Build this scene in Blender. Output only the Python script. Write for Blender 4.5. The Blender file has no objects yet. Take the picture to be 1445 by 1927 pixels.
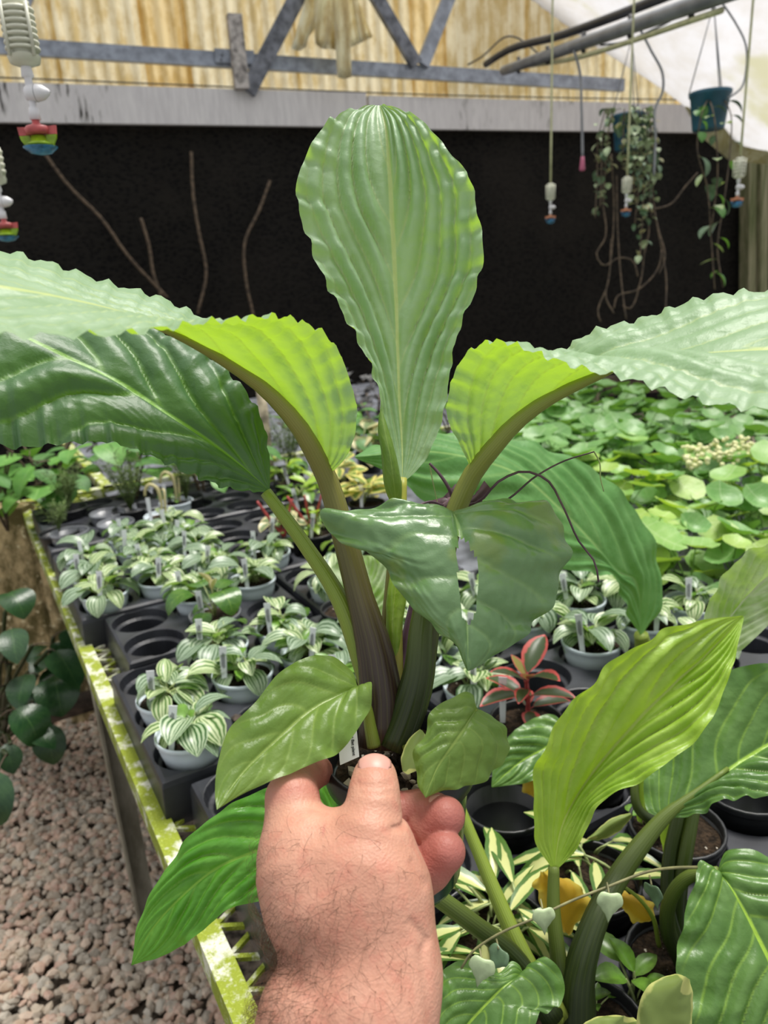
import bpy, bmesh, math, random
import numpy as np
from mathutils import Vector, Matrix, Euler

# ------------------------------------------------------------------ camera
FPX, CX, CY = 1400.0, 722.5, 963.5
PITCH, ROLL = math.radians(17.5), math.radians(3.5)
Fw = np.array([0, math.cos(PITCH), -math.sin(PITCH)])
_U0 = np.array([0, math.sin(PITCH), math.cos(PITCH)]); _R0 = np.array([1., 0, 0])
Up = _U0*math.cos(ROLL) + _R0*math.sin(ROLL)
Rt = _R0*math.cos(ROLL) - _U0*math.sin(ROLL)
CAM = np.array([0, 0, 1.5])
scene = bpy.context.scene
C = scene.collection
cam_d = bpy.data.cameras.new('camera'); cam = bpy.data.objects.new('camera', cam_d); C.objects.link(cam)
cam_d.sensor_fit = 'VERTICAL'; cam_d.sensor_height = 7.6; cam_d.lens = 7.6*FPX/1927.0
cam_d.clip_start = 0.01; cam_d.clip_end = 200
cam_d.dof.use_dof = True; cam_d.dof.focus_distance = 0.49; cam_d.dof.aperture_fstop = 2.2
cam.matrix_world = Matrix(((Rt[0], Up[0], -Fw[0], CAM[0]), (Rt[1], Up[1], -Fw[1], CAM[1]), (Rt[2], Up[2], -Fw[2], CAM[2]), (0, 0, 0, 1)))
scene.camera = cam

# ------------------------------------------------------------------ light: bright overcast day
w = bpy.data.worlds.new('overcast_sky'); scene.world = w; w.use_nodes = True
nt = w.node_tree; nt.nodes.clear()
_o = nt.nodes.new('ShaderNodeOutputWorld'); _b = nt.nodes.new('ShaderNodeBackground')
_tc = nt.nodes.new('ShaderNodeTexCoord'); _sx = nt.nodes.new('ShaderNodeSeparateXYZ'); _rp = nt.nodes.new('ShaderNodeValToRGB')
nt.links.new(_tc.outputs['Generated'], _sx.inputs[0]); nt.links.new(_sx.outputs['Z'], _rp.inputs[0])
_rp.color_ramp.elements[0].position = 0.0; _rp.color_ramp.elements[0].color = (.42, .43, .43, 1)
_rp.color_ramp.elements[1].position = 0.85; _rp.color_ramp.elements[1].color = (1.0, 1.0, 1.0, 1)
nt.links.new(_rp.outputs[0], _b.inputs[0]); _b.inputs[1].default_value = 1.1
nt.links.new(_b.outputs[0], _o.inputs[0])
sun_d = bpy.data.lights.new('sun', 'SUN'); sun_d.energy = 4.6; sun_d.angle = math.radians(24); sun_d.color = (1, .965, .9)
sun = bpy.data.objects.new('sun', sun_d); C.objects.link(sun); sun.location = (1, 1, 6)
sun.rotation_euler = Vector((.24, .26, 1)).to_track_quat('Z', 'Y').to_euler()
vs = scene.view_settings
vs.view_transform = 'Standard'; vs.look = 'None'; vs.gamma = 1.0; vs.exposure = 0.0; vs.use_curve_mapping = False

# ------------------------------------------------------------------ helpers: space
def D(x, y): return Fw + Rt*((x-CX)/FPX) - Up*((y-CY)/FPX)
def P(x, y, d): return CAM + D(x, y)*d
def G(x, y, z):
    v = D(x, y); return CAM + v*((z-CAM[2])/v[2])
def proj(p):
    v = np.asarray(p)-CAM; d = v@Fw
    return CX+FPX*(v@Rt)/d, CY-FPX*(v@Up)/d, d
B0 = np.array([-.188, .588]); E1 = np.array([-.486, .874]); E1 /= np.linalg.norm(E1); E2 = np.array([E1[1], -E1[0]])
def BT(s, t, z):                         # bench frame: s away along the rail, t to the right of the rail
    q = B0+E1*s+E2*t; return np.array([q[0], q[1], z])
BROT = math.atan2(E1[1], E1[0])          # local +X = away along the rail, local -Y = to the right
W0 = np.array([-2.417, 5.597]); WD = np.array([5.467, 2.098]); WD /= np.linalg.norm(WD); WN = np.array([WD[1], -WD[0]])  # towards camera
def WL(a, z, off=0.0):                   # wall frame: a along wall, off towards camera
    q = W0+WD*a+WN*off; return np.array([q[0], q[1], z])
def WP(x, y, off=0.0):                   # point of the wall plane seen at a pixel
    v = D(x, y); n = np.array([WN[0], WN[1], 0]); p0 = WL(0, 0, off)
    return CAM+v*(((p0-CAM)@n)/(v@n))
DECK = .84

# ------------------------------------------------------------------ helpers: objects
def thing(name, label, cat, loc=(0, 0, 0), group=None, rot=0):
    o = bpy.data.objects.new(name, None); o.empty_display_size = .02; C.objects.link(o)
    o.location = tuple(loc); o.rotation_euler = (0, 0, rot); o['label'] = label; o['category'] = cat
    if group: o['group'] = group
    return o
def tag(o, label, cat, group=None):
    o['label'] = label; o['category'] = cat
    if group: o['group'] = group
    return o
def root_loc(o):
    v = Vector(o.location)
    while o.parent: o = o.parent; v = v+Vector(o.location)
    return np.array(v)
def mk(name, V, Fc, mat, parent=None, smooth=True, uv=None, struct=False, local=False, mats=None, midx=None):
    V = np.asarray(V, float)
    if parent is not None and not local: V = V-root_loc(parent)
    me = bpy.data.meshes.new(name); me.from_pydata([tuple(v) for v in V.tolist()], [], [tuple(f) for f in Fc]); 
    for m in (mats or [mat]): me.materials.append(m)
    if smooth: me.polygons.foreach_set('use_smooth', [True]*len(me.polygons))
    if midx is not None: me.polygons.foreach_set('material_index', midx)
    if uv is not None:
        ul = me.uv_layers.new(name='UVMap'); li = np.zeros(len(me.loops), int); me.loops.foreach_get('vertex_index', li)
        ul.data.foreach_set('uv', np.asarray(uv, float)[li].ravel())
    me.update()
    o = bpy.data.objects.new(name, me); C.objects.link(o)
    if parent is not None: o.parent = parent
    if struct: o['kind'] = 'structure'
    return o
def inst(src, parent=None, mw=None, name=None):
    o = src.copy(); C.objects.link(o)
    if name: o.name = name
    o.parent = parent
    if mw is not None: o.matrix_local = mw
    return o
def join(*parts):
    V, Fc = [], []
    for v, f in parts:
        n = len(V); V += [tuple(p) for p in v]; Fc += [tuple(i+n for i in q) for q in f]
    return V, Fc
def box(c, s, R=None):
    c = np.asarray(c, float); s = np.asarray(s, float)/2
    q = np.array([[x, y, z] for x in (-1, 1) for y in (-1, 1) for z in (-1, 1)])*s
    if R is not None: q = q@np.asarray(R).T
    return (q+c).tolist(), [(0, 1, 3, 2), (4, 6, 7, 5), (0, 4, 5, 1), (2, 3, 7, 6), (0, 2, 6, 4), (1, 5, 7, 3)]
def bar(a, b, w1, w2, up=(0, 0, 1)):      # rectangular bar from a to b
    a = np.asarray(a, float); b = np.asarray(b, float); x = b-a; L = np.linalg.norm(x); x /= L
    y = np.cross(np.asarray(up, float), x); y /= np.linalg.norm(y); z = np.cross(x, y)
    return box((a+b)/2, (L, w1, w2), np.array([x, y, z]).T)
def spline(pts, n):
    P_ = np.asarray(pts, float)
    if len(P_) == 2: return P_[0]+(P_[1]-P_[0])*np.linspace(0, 1, n)[:, None]
    seg = np.linalg.norm(np.diff(P_, axis=0), axis=1)+1e-9; t = np.concatenate([[0], np.cumsum(seg)]); t /= t[-1]
    E = np.vstack([2*P_[0]-P_[1], P_, 2*P_[-1]-P_[-2]]); tt = np.concatenate([[t[0]-(t[1]-t[0])], t, [t[-1]+(t[-1]-t[-2])]])
    out = []
    for u in np.linspace(0, 1, n):
        i = min(max(np.searchsorted(t, u, 'right')-1, 0), len(P_)-2)
        p0, p1, p2, p3 = E[i], E[i+1], E[i+2], E[i+3]; t0, t1, t2, t3 = tt[i:i+4]
        h = t2-t1; s = (u-t1)/h
        m1 = ((p2-p1)/(t2-t1)*(t1-t0)+(p1-p0)/(t1-t0)*(t2-t1))/(t2-t0)*h
        m2 = ((p3-p2)/(t3-t2)*(t2-t1)+(p2-p1)/(t2-t1)*(t3-t2))/(t3-t1)*h
        out.append((2*s**3-3*s**2+1)*p1+(s**3-2*s**2+s)*m1+(-2*s**3+3*s**2)*p2+(s**3-s**2)*m2)
    return np.array(out)
def tube(path, r, n=8, m=None, flat=1.0, ridge=0.0):
    p = spline(path, m) if m else np.asarray(path, float)
    k = len(p); r = np.interp(np.linspace(0, 1, k), np.linspace(0, 1, len(r)), r) if np.ndim(r) else np.full(k, r)
    T = np.gradient(p, axis=0); T /= np.linalg.norm(T, axis=1)[:, None]+1e-12
    a = np.array([0, 0, 1.]) if abs(T[0][2]) < .9 else np.array([1., 0, 0]); nrm = np.cross(T[0], a); nrm /= np.linalg.norm(nrm)
    V, uv = [], []
    for i in range(k):
        nrm = nrm-T[i]*(nrm@T[i]); nrm /= np.linalg.norm(nrm); bn = np.cross(T[i], nrm)
        for j in range(n):
            th = 2*math.pi*j/n; rr = r[i]*(1+ridge*(1 if j % 2 else -1))
            V.append(p[i]+nrm*math.cos(th)*rr+bn*math.sin(th)*rr*flat); uv.append((i/(k-1), j/n))
    Fc = [(i*n+j, i*n+(j+1) % n, (i+1)*n+(j+1) % n, (i+1)*n+j) for i in range(k-1) for j in range(n)]
    Fc += [tuple(range(n))[::-1], tuple((k-1)*n+j for j in range(n))]
    tube.uv = uv
    return V, Fc
def lathe(prof, n=24, c=(0, 0, 0)):
    V = [(c[0]+r*math.cos(2*math.pi*j/n), c[1]+r*math.sin(2*math.pi*j/n), c[2]+z) for r, z in prof for j in range(n)]
    k = len(prof)
    return V, [(i*n+j, i*n+(j+1) % n, (i+1)*n+(j+1) % n, (i+1)*n+j) for i in range(k-1) for j in range(n)]
def grid_faces(nu, nv): return [(i*nv+j, i*nv+j+1, (i+1)*nv+j+1, (i+1)*nv+j) for i in range(nu-1) for j in range(nv-1)]

# ------------------------------------------------------------------ helpers: materials
class N:
    def __init__(s, name):
        s.m = bpy.data.materials.new(name); s.m.use_nodes = True; s.t = s.m.node_tree; s.t.nodes.clear()
        s.out = s.t.nodes.new('ShaderNodeOutputMaterial')
    def n(s, ty, **kw):
        x = s.t.nodes.new(ty)
        for k, v in kw.items(): setattr(x, k, v)
        return x
    def set(s, sock, v):
        if isinstance(v, bpy.types.NodeSocket): s.t.links.new(v, sock)
        elif v is not None:
            sock.default_value = (*v, 1) if (hasattr(v, '__len__') and len(v) == 3 and len(sock.default_value) == 4) else v
    def mth(s, op, a, b=None, c=None):
        x = s.n('ShaderNodeMath', operation=op)
        for i, v in enumerate((a, b, c)):
            if v is not None: s.set(x.inputs[i], v)
        return x.outputs[0]
    def mr(s, v, a, b, c=0., d=1., sm=True):
        x = s.n('ShaderNodeMapRange'); x.interpolation_type = 'SMOOTHSTEP' if sm else 'LINEAR'
        for i, q in enumerate((v, a, b, c, d)): s.set(x.inputs[i], q)
        return x.outputs[0]
    def mix(s, f, a, b):
        x = s.n('ShaderNodeMix', data_type='RGBA'); s.set(x.inputs[0], f); s.set(x.inputs[6], a); s.set(x.inputs[7], b); return x.outputs[2]
    def noise(s, scale, detail=3., vec=None, rough=.55, dist=0.):
        x = s.n('ShaderNodeTexNoise'); x.inputs['Scale'].default_value = scale; x.inputs['Detail'].default_value = detail
        x.inputs['Roughness'].default_value = rough; x.inputs['Distortion'].default_value = dist
        if vec is not None: s.set(x.inputs['Vector'], vec)
        return x.outputs[0]
    def obj(s): return s.n('ShaderNodeTexCoord').outputs['Object']
    def gen(s): return s.n('ShaderNodeNewGeometry').outputs['Position']
    def uvs(s):
        x = s.n('ShaderNodeSeparateXYZ'); s.t.links.new(s.n('ShaderNodeTexCoord').outputs['UV'], x.inputs[0]); return x.outputs[0], x.outputs[1]
    def map(s, vec, sc):
        x = s.n('ShaderNodeMapping'); s.set(x.inputs[0], vec); x.inputs['Scale'].default_value = sc; return x.outputs[0]
    def bump(s, h, st=.3, d=.002):
        x = s.n('ShaderNodeBump'); x.inputs['Strength'].default_value = st; x.inputs['Distance'].default_value = d; s.set(x.inputs['Height'], h); return x.outputs[0]
    def bsdf(s, col, rough=.5, spec=.5, bump=None, metal=0., coat=0., sss=0.):
        x = s.n('ShaderNodeBsdfPrincipled'); s.set(x.inputs['Base Color'], col); s.set(x.inputs['Roughness'], rough)
        x.inputs['Specular IOR Level'].default_value = spec; x.inputs['Metallic'].default_value = metal; x.inputs['Coat Weight'].default_value = coat
        if sss: x.inputs['Subsurface Weight'].default_value = sss; x.inputs['Subsurface Radius'].default_value = (1, .35, .2); x.inputs['Subsurface Scale'].default_value = .004
        if bump is not None: s.set(x.inputs['Normal'], bump)
        return x.outputs[0]
    def trans(s, col, bump=None):
        x = s.n('ShaderNodeBsdfTranslucent'); s.set(x.inputs[0], col)
        if bump is not None: s.set(x.inputs['Normal'], bump)
        return x.outputs[0]
    def mixs(s, f, a, b):
        x = s.n('ShaderNodeMixShader'); s.set(x.inputs[0], f); s.set(x.inputs[1], a); s.set(x.inputs[2], b); return x.outputs[0]
    def end(s, sh): s.t.links.new(sh, s.out.inputs[0]); return s.m

def plain(name, col, rough=.5, var=.12, scale=30., bumpd=0., metal=0., spec=.5, coat=0.):
    n = N(name); v = n.obj(); f = n.noise(scale, 4, v)
    c2 = tuple(max(0, q*(1-var*2.2)) for q in col); c3 = tuple(min(1, q*(1+var)) for q in col)
    c = n.mix(n.mr(f, .3, .7), c2, c3)
    return n.end(n.bsdf(c, rough, spec, n.bump(f, .4, bumpd) if bumpd else None, metal, coat))
def leafmat(name, col, col2, vein, tr, tf=.4, rough=.38, nv=9, slope=.32, spec=.5, midw=.035, veinw=.10, patch=None, fine=1.0):
    """two-tone leaf with midrib and arching side veins; light passes through the blade"""
    n = N(name); u, v = n.uvs(); a = n.mth('ABSOLUTE', n.mth('MULTIPLY_ADD', v, 2., -1.))
    ph = n.mth('SUBTRACT', u, n.mth('MULTIPLY', n.mth('POWER', a, 1.2), slope))
    pp = n.mth('PINGPONG', n.mth('MULTIPLY', ph, float(nv)), .5)
    vm = n.mth('MULTIPLY', n.mr(pp, .0, veinw, 1., 0.), n.mr(a, .75, 1., .8, .1)); mid = n.mr(a, midw*.4, midw, 1., 0.)
    pos = n.obj(); nz = n.noise(28., 3, pos); fn = n.noise(420., 3, pos)
    base = n.mix(n.mr(nz, .3, .7), col, col2)
    if patch: base = n.mix(n.mr(n.noise(patch[1], 3, pos), .52, .62), base, patch[0])
    base = n.mix(n.mth('MULTIPLY', vm, .45), base, vein); base = n.mix(n.mth('MULTIPLY', mid, .9), base, vein)
    cells = n.n('ShaderNodeTexVoronoi'); cells.inputs['Scale'].default_value = 160.; n.set(cells.inputs['Vector'], pos)
    hb = n.mth('ADD', n.mth('MULTIPLY', n.noise(75., 3, pos), .7), n.mth('ADD', n.mth('MULTIPLY', cells.outputs['Distance'], .9), n.mth('MULTIPLY', fn, .5)))
    bp = n.bump(hb, .30*fine, .0012)
    dark = n.mth('MAXIMUM', n.mth('MULTIPLY', vm, .35), n.mth('MULTIPLY', mid, .6))
    trc = n.mix(dark, tr, tuple(q*.35 for q in tr))
    return n.end(n.mixs(tf, n.bsdf(base, rough, spec, bp), n.trans(trc, bp)))
def stripemat(name, dark, light, tr, k=3.4, tf=.28, rough=.3):
    """dark green leaf with pale bands that run from base to tip"""
    n = N(name); u, v = n.uvs(); a = n.mth('ABSOLUTE', n.mth('MULTIPLY_ADD', v, 2., -1.))
    nz = n.noise(60., 2, n.obj()); b = n.mth('ADD', n.mth('MULTIPLY', a, k), n.mth('MULTIPLY', nz, .35))
    m = n.mr(n.mth('PINGPONG', b, .5), .15, .33)
    c = n.mix(m, dark, light)
    return n.end(n.mixs(tf, n.bsdf(c, rough, .5), n.trans(n.mix(m, tr, tuple(min(1, q*1.5) for q in tr)))))
def edgemat(name, inner, outer, tr, w0=.55, w1=.7, tf=.3, rough=.35, both=True):
    """leaf with a margin of another colour"""
    n = N(name); u, v = n.uvs(); a = n.mth('ABSOLUTE', n.mth('MULTIPLY_ADD', v, 2., -1.))
    nz = n.noise(70., 3, n.obj()); e = n.mth('MAXIMUM', a, n.mr(u, .82, 1.)) if both else a
    m = n.mr(n.mth('ADD', e, n.mth('MULTIPLY', n.mth('SUBTRACT', nz, .5), .5)), w0, w1)
    c = n.mix(m, inner, outer)
    return n.end(n.mixs(tf, n.bsdf(c, rough, .5), n.trans(n.mix(m, tr, outer))))
def stemmat(name, c0, c1, at=.35, rough=.4):
    """stalk that goes from c0 at its foot to c1 at its top, finely ribbed"""
    n = N(name); u, v = n.uvs(); m = n.mr(u, at-.3, at+.35)
    c = n.mix(m, c0, c1); ribs = n.mth('PINGPONG', n.mth('MULTIPLY', v, 22.), .5)
    c = n.mix(n.mth('MULTIPLY', n.mr(ribs, .0, .2, 1., 0.), .25), c, tuple(q*.45 for q in c1))
    return n.end(n.bsdf(c, rough, .4, n.bump(ribs, .25, .001)))

M = {}
M['hero'] = leafmat('fresh_green_leaf', (.26, .41, .24), (.35, .50, .33), (.62, .72, .28), (.44, .70, .008), .40, .45, 6, .75, spec=.7, veinw=.08)
M['hero_dark'] = leafmat('deep_green_leaf', (.045, .115, .045), (.075, .16, .065), (.22, .42, .06), (.16, .40, .01), .20, .46, 5, .50, spec=.65)
M['hero_mid'] = leafmat('mid_green_leaf', (.075, .21, .05), (.12, .28, .07), (.30, .48, .10), (.28, .52, .012), .30, .34, 7, .36)
M['holed'] = leafmat('bruised_green_leaf', (.085, .185, .065), (.15, .27, .115), (.26, .42, .14), (.24, .44, .02), .22, .34, 6, .3, spec=.9, patch=((.17, .26, .06), 22.))
M['olive'] = leafmat('olive_green_leaf', (.12, .22, .035), (.17, .27, .05), (.30, .42, .09), (.30, .45, .02), .28, .36, 6, .4)
M['lime'] = leafmat('lime_green_leaf', (.28, .46, .04), (.40, .57, .10), (.55, .68, .16), (.45, .68, .02), .38, .36, 6, .75)
M['bright'] = leafmat('bright_green_leaf', (.07, .26, .02), (.13, .36, .04), (.28, .55, .05), (.25, .60, .01), .3, .36, 8, .50)
M['glossy'] = leafmat('glossy_green_leaf', (.070, .165, .028), (.115, .23, .05), (.36, .58, .05), (.2, .45, .01), .22, .36, 7, .50, spec=.6)
M['pale_stripe'] = leafmat('pale_ribbed_leaf', (.22, .40, .07), (.62, .72, .48), (.70, .78, .50), (.4, .62, .05), .35, .3, 9, .4, veinw=.3)
M['broad_back'] = leafmat('soft_green_leaf', (.08, .24, .055), (.13, .31, .09), (.28, .48, .14), (.22, .48, .03), .3, .42, 8, .42)
M['stem_green'] = stemmat('green_stalk', (.10, .12, .02), (.20, .27, .035), .1)
M['stem_dark'] = stemmat('brown_purple_stalk', (.030, .017, .012), (.25, .24, .055), .42)
M['stem_olive'] = stemmat('olive_stalk', (.022, .030, .008), (.24, .26, .055), .38)
M['stem_yellow'] = stemmat('yellow_green_stalk', (.12, .10, .02), (.38, .38, .06), .3)
M['stem_dgreen'] = stemmat('dark_green_stalk', (.018, .030, .006), (.13, .18, .03), .5)
M['stem_purple'] = plain('purple_flower_stalk', (.10, .05, .075), .45, .2, 60)
M['bract'] = plain('dusky_purple_bract', (.085, .035, .05), .5, .35, 60, .001)
M['flower_bract'] = plain('purple_bud', (.16, .09, .11), .5, .3, 60)
M['pot_green'] = plain('dark_green_pot_plastic', (.006, .032, .018), .22, .1, 5, 0, 0, .6)
M['pot_black'] = plain('black_pot_plastic', (.012, .013, .015), .38, .2, 20, 0, 0, .5)
M['pot_white'] = plain('milky_pot_plastic', (.62, .70, .76), .4, .05, 12)
M['pot_clear'] = plain('smoky_pot_plastic', (.19, .20, .22), .25, .15, 12)
M['tray'] = plain('slate_tray_plastic', (.030, .032, .040), .40, .25, 9, 0, 0, .45)
M['label_white'] = plain('white_label_plastic', (.78, .80, .83), .4, .03, 10)
M['ink'] = plain('black_ink', (.01, .01, .012), .6, 0., 10)
n = N('potting_soil'); ps = n.obj(); f1 = n.noise(90., 6, ps, .7); vo = n.n('ShaderNodeTexVoronoi'); vo.inputs['Scale'].default_value = 240.; n.set(vo.inputs['Vector'], ps)
cs = n.mix(n.mr(f1, .35, .7), (.008, .006, .004), (.06, .038, .022)); cs = n.mix(n.mr(n.noise(150., 2, ps), .68, .72), cs, (.55, .50, .42))
M['soil'] = n.end(n.bsdf(cs, .95, .2, n.bump(n.mth('ADD', f1, vo.outputs[0]), .9, .004)))
M['pep'] = [stripemat('silver_striped_leaf', (.045, .13, .035), (.52, .62, .42), (.15, .32, .05)),
            stripemat('cream_striped_leaf', (.08, .19, .035), (.60, .68, .40), (.25, .42, .05), 2.4),
            stripemat('dull_striped_leaf', (.055, .12, .045), (.36, .46, .33), (.15, .28, .05), 3.0)]
M['pep_green'] = plain('small_green_leaf', (.12, .25, .03), .32, .3, 40)
M['pep_stem'] = plain('pale_leaf_stalk', (.30, .36, .14), .45, .2, 60)
M['red_stem'] = plain('red_leaf_stalk', (.42, .06, .06), .4, .2, 60)
M['red_edge'] = edgemat('red_margined_leaf', (.055, .09, .03), (.62, .10, .09), (.2, .22, .05), .62, .75, .2)
M['red_young'] = edgemat('peach_young_leaf', (.40, .36, .10), (.72, .20, .15), (.5, .3, .1), .55, .75, .3)
M['yvar'] = edgemat('yellow_margined_leaf', (.16, .27, .05), (.74, .66, .20), (.4, .42, .05), .40, .6, .3)
M['cvar'] = edgemat('cream_margined_leaf', (.20, .27, .12), (.66, .60, .33), (.35, .35, .1), .35, .7, .3)
M['hoya'] = edgemat('strap_leaf_cream_centre', (.58, .60, .24), (.07, .16, .025), (.4, .45, .08), .42, .58, .25, .3, False)
M['tan_leaf'] = edgemat('olive_tan_leaf', (.20, .27, .07), (.50, .52, .17), (.3, .35, .06), .8, .95, .2)
M['dead'] = edgemat('yellowed_leaf', (.62, .38, .03), (.66, .50, .07), (.6, .38, .02), .5, .9, .35, .5)
M['heartp'] = leafmat('round_glossy_leaf', (.045, .13, .02), (.08, .18, .03), (.20, .34, .06), (.2, .36, .02), .2, .25, 5, .3)
M['heartv'] = plain('pale_heart_leaf', (.42, .52, .30), .4, .12, 60)
M['heartd'] = plain('grey_green_heart_leaf', (.13, .22, .12), .35, .15, 60)
M['vine'] = plain('thin_vine_stem', (.20, .19, .08), .55, .2, 60)
M['dryvine'] = plain('dry_brown_vine', (.115, .080, .050), .7, .3, 40)
M['penny'] = [leafmat('round_cupped_leaf_a', (.20, .40, .08), (.30, .50, .14), (.46, .62, .28), (.36, .56, .05), .3, .42, 5, .1),
              leafmat('round_cupped_leaf_b', (.12, .29, .07), (.19, .37, .11), (.36, .52, .24), (.2, .42, .04), .25, .42, 5, .1),
              leafmat('round_cupped_leaf_c', (.30, .48, .08), (.42, .58, .15), (.54, .68, .28), (.4, .6, .04), .35, .42, 5, .1)]
M['bramble'] = [leafmat('bramble_leaf_a', (.10, .28, .05), (.17, .38, .08), (.3, .5, .15), (.25, .5, .03), .3, .45, 6, .4),
                leafmat('bramble_leaf_b', (.06, .17, .04), (.1, .24, .07), (.2, .36, .12), (.18, .4, .03), .25, .45, 6, .4)]
M['shade_leaf'] = leafmat('shade_darkened_leaf', (.012, .045, .016), (.025, .07, .022), (.06, .13, .04), (.05, .14, .01), .15, .3, 7, .4)  # green darkened to stand in for the shade at the far left
M['cream_flower'] = plain('cream_flower', (.74, .74, .40), .6, .15, 60)
M['fern'] = plain('feathery_green', (.13, .20, .05), .6, .3, 40)
M['metal'] = plain('galvanised_steel', (.30, .33, .39), .45, .15, 14, 0, .35)
M['metal_dark'] = plain('weathered_steel', (.17, .18, .21), .5, .25, 14, 0, .3)
M['conduit'] = plain('grey_conduit', (.22, .23, .25), .4, .12, 8)
M['black_hose'] = plain('black_hose', (.03, .03, .035), .45, .2, 8)
M['cream_plastic'] = plain('cream_plastic', (.66, .66, .54), .4, .06, 20)
M['cream_tube'] = plain('yellowed_tube', (.52, .52, .30), .4, .1, 20)
M['white_plastic'] = plain('white_plastic', (.74, .73, .76), .35, .05, 20)
M['red_plastic'] = plain('faded_red_plastic', (.46, .085, .085), .4, .15, 60)
M['green_plastic'] = plain('lime_plastic', (.30, .48, .02), .25, .2, 40)
M['blue_plastic'] = plain('blue_plastic', (.05, .20, .36), .2, .4, 40)
M['orange_plastic'] = plain('faded_orange_plastic', (.50, .20, .10), .4, .15, 60)
M['pink_plastic'] = plain('pink_plastic', (.62, .16, .28), .4, .1, 30)
M['basket_blue'] = plain('teal_basket_plastic', (.022, .105, .165), .35, .12, 10)
M['wood_stake'] = plain('weathered_stake', (.40, .34, .24), .8, .3, 25, .002)
M['dark_timber'] = plain('damp_timber', (.085, .06, .045), .85, .4, 14, .004)
M['rock_dark'] = plain('grey_stone', (.12, .12, .12), .9, .4, 40, .004)
# skin
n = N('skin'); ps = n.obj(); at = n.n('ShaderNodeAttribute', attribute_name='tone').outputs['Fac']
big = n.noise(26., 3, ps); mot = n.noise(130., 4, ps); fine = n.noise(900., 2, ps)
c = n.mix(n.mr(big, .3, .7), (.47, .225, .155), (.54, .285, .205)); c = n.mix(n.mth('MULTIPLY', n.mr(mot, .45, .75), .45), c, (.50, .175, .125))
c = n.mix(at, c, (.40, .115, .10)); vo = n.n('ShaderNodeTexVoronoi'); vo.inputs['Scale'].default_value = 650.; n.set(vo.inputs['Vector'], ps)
hb = n.mth('ADD', n.mth('ADD', vo.outputs[0], fine), n.mth('MULTIPLY', n.noise(140., 4, n.map(ps, (1, 1, 2.5)), .6), 2.2))
M['skin'] = n.end(n.bsdf(c, .5, .4, n.bump(hb, .22, .0010), sss=.10))
M['nail'] = plain('finger_nail', (.60, .31, .26), .42, .05, 60, 0, 0, .4)
M['hair'] = plain('brown_hair', (.13, .065, .035), .5, .2, 200)
# setting
n = N('black_shade_cloth'); ps = n.gen(); wv = n.n('ShaderNodeTexVoronoi'); wv.inputs['Scale'].default_value = 26.; n.set(wv.inputs['Vector'], n.map(ps, (1, 1, 1.6)))
blot = n.noise(1.3, 5, ps); c = n.mix(n.mr(wv.outputs[0], .15, .6), (.0025, .0025, .003), (.012, .011, .0095)); c = n.mix(n.mth('MULTIPLY', n.mr(blot, .45, .7), .5), c, (.022, .019, .016))
M['cloth'] = n.end(n.bsdf(c, .9, .15, n.bump(wv.outputs[0], .6, .01)))
def fibre(name, col, col2, tr):
    n = N(name); ps = n.gen(); f1 = n.noise(9., 6, n.map(ps, (1, 1, .55)), .7); st = n.noise(5., 3, n.map(ps, (3, 3, .12)))
    k = n.mr(n.mth('ADD', n.mth('MULTIPLY', f1, .6), n.mth('MULTIPLY', st, .4)), .40, .60)
    c = n.mix(k, col2, col); t = n.mix(k, tuple(q*p for q, p in zip(tr, (.72, .62, .42))), tr)
    return n.end(n.mixs(.82, n.bsdf(c, .6, .2), n.trans(t)))
M['fibre'] = fibre('yellowed_fibreglass', (.80, .62, .32), (.50, .32, .10), (1., .90, .64))
M['fibre_brown'] = fibre('browned_fibreglass', (.68, .50, .24), (.48, .30, .10), (1., .80, .44))
n = N('milky_film'); ps = n.gen(); f1 = n.noise(2.2, 6, n.map(ps, (1, 1, 2.)), .65); c = n.mix(n.mr(f1, .35, .65), (.50, .485, .48), (.56, .56, .59))
g = n.mix(n.mr(n.noise(1.1, 4, ps), .55, .68), c, (.42, .41, .29))
M['film'] = n.end(n.mixs(.8, n.bsdf(g, .35, .4, n.bump(f1, .5, .05)), n.trans(g)))
M['film_dirty'] = fibre('algae_stained_film', (.55, .55, .36), (.36, .37, .17), (.62, .62, .40))
M['bag'] = fibre('milky_bag', (.86, .86, .78), (.76, .75, .62), (.95, .95, .84))
n = N('white_beam_paint'); ps = n.gen(); st = n.noise(7., 5, n.map(ps, (4, 4, .5)), .7); bl = n.noise(1.1, 4, ps)
c = n.mix(n.mr(st, .3, .7), (.56, .54, .55), (.68, .66, .66)); c = n.mix(n.mth('MULTIPLY', n.mr(st, .50, .62), n.mr(bl, .52, .60)), c, (.06, .055, .05))
M['beam'] = n.end(n.bsdf(c, .75, .3))
n = N('mossy_rail'); ps = n.gen(); f1 = n.noise(22., 5, ps, .7); f2 = n.noise(300., 3, ps)
c = n.mix(n.mr(f1, .40, .52), (.62, .62, .52), (.24, .29, .025)); c = n.mix(n.mr(f2, .55, .7), c, (.36, .42, .08))
M['rail'] = n.end(n.bsdf(c, .75, .3, n.bump(n.mth('ADD', f1, f2), .5, .004)))
n = N('galvanised_leg'); ps = n.gen(); f1 = n.noise(18., 5, n.map(ps, (1, 1, .3)), .7)
M['leg'] = n.end(n.bsdf(n.mix(n.mr(f1, .3, .7), (.15, .135, .095), (.32, .30, .24)), .65, .4, None, .15))
n = N('stained_masonry'); ps = n.gen(); f1 = n.noise(5., 6, n.map(ps, (1, 1, .6)), .7); f2 = n.noise(40., 3, ps)
c = n.mix(n.mr(f1, .42, .6), (.11, .09, .035), (.56, .43, .24)); c = n.mix(n.mr(f2, .6, .72), c, (.70, .62, .40))
M['masonry'] = n.end(n.bsdf(c, .9, .2, n.bump(f2, .6, .01)))
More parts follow.
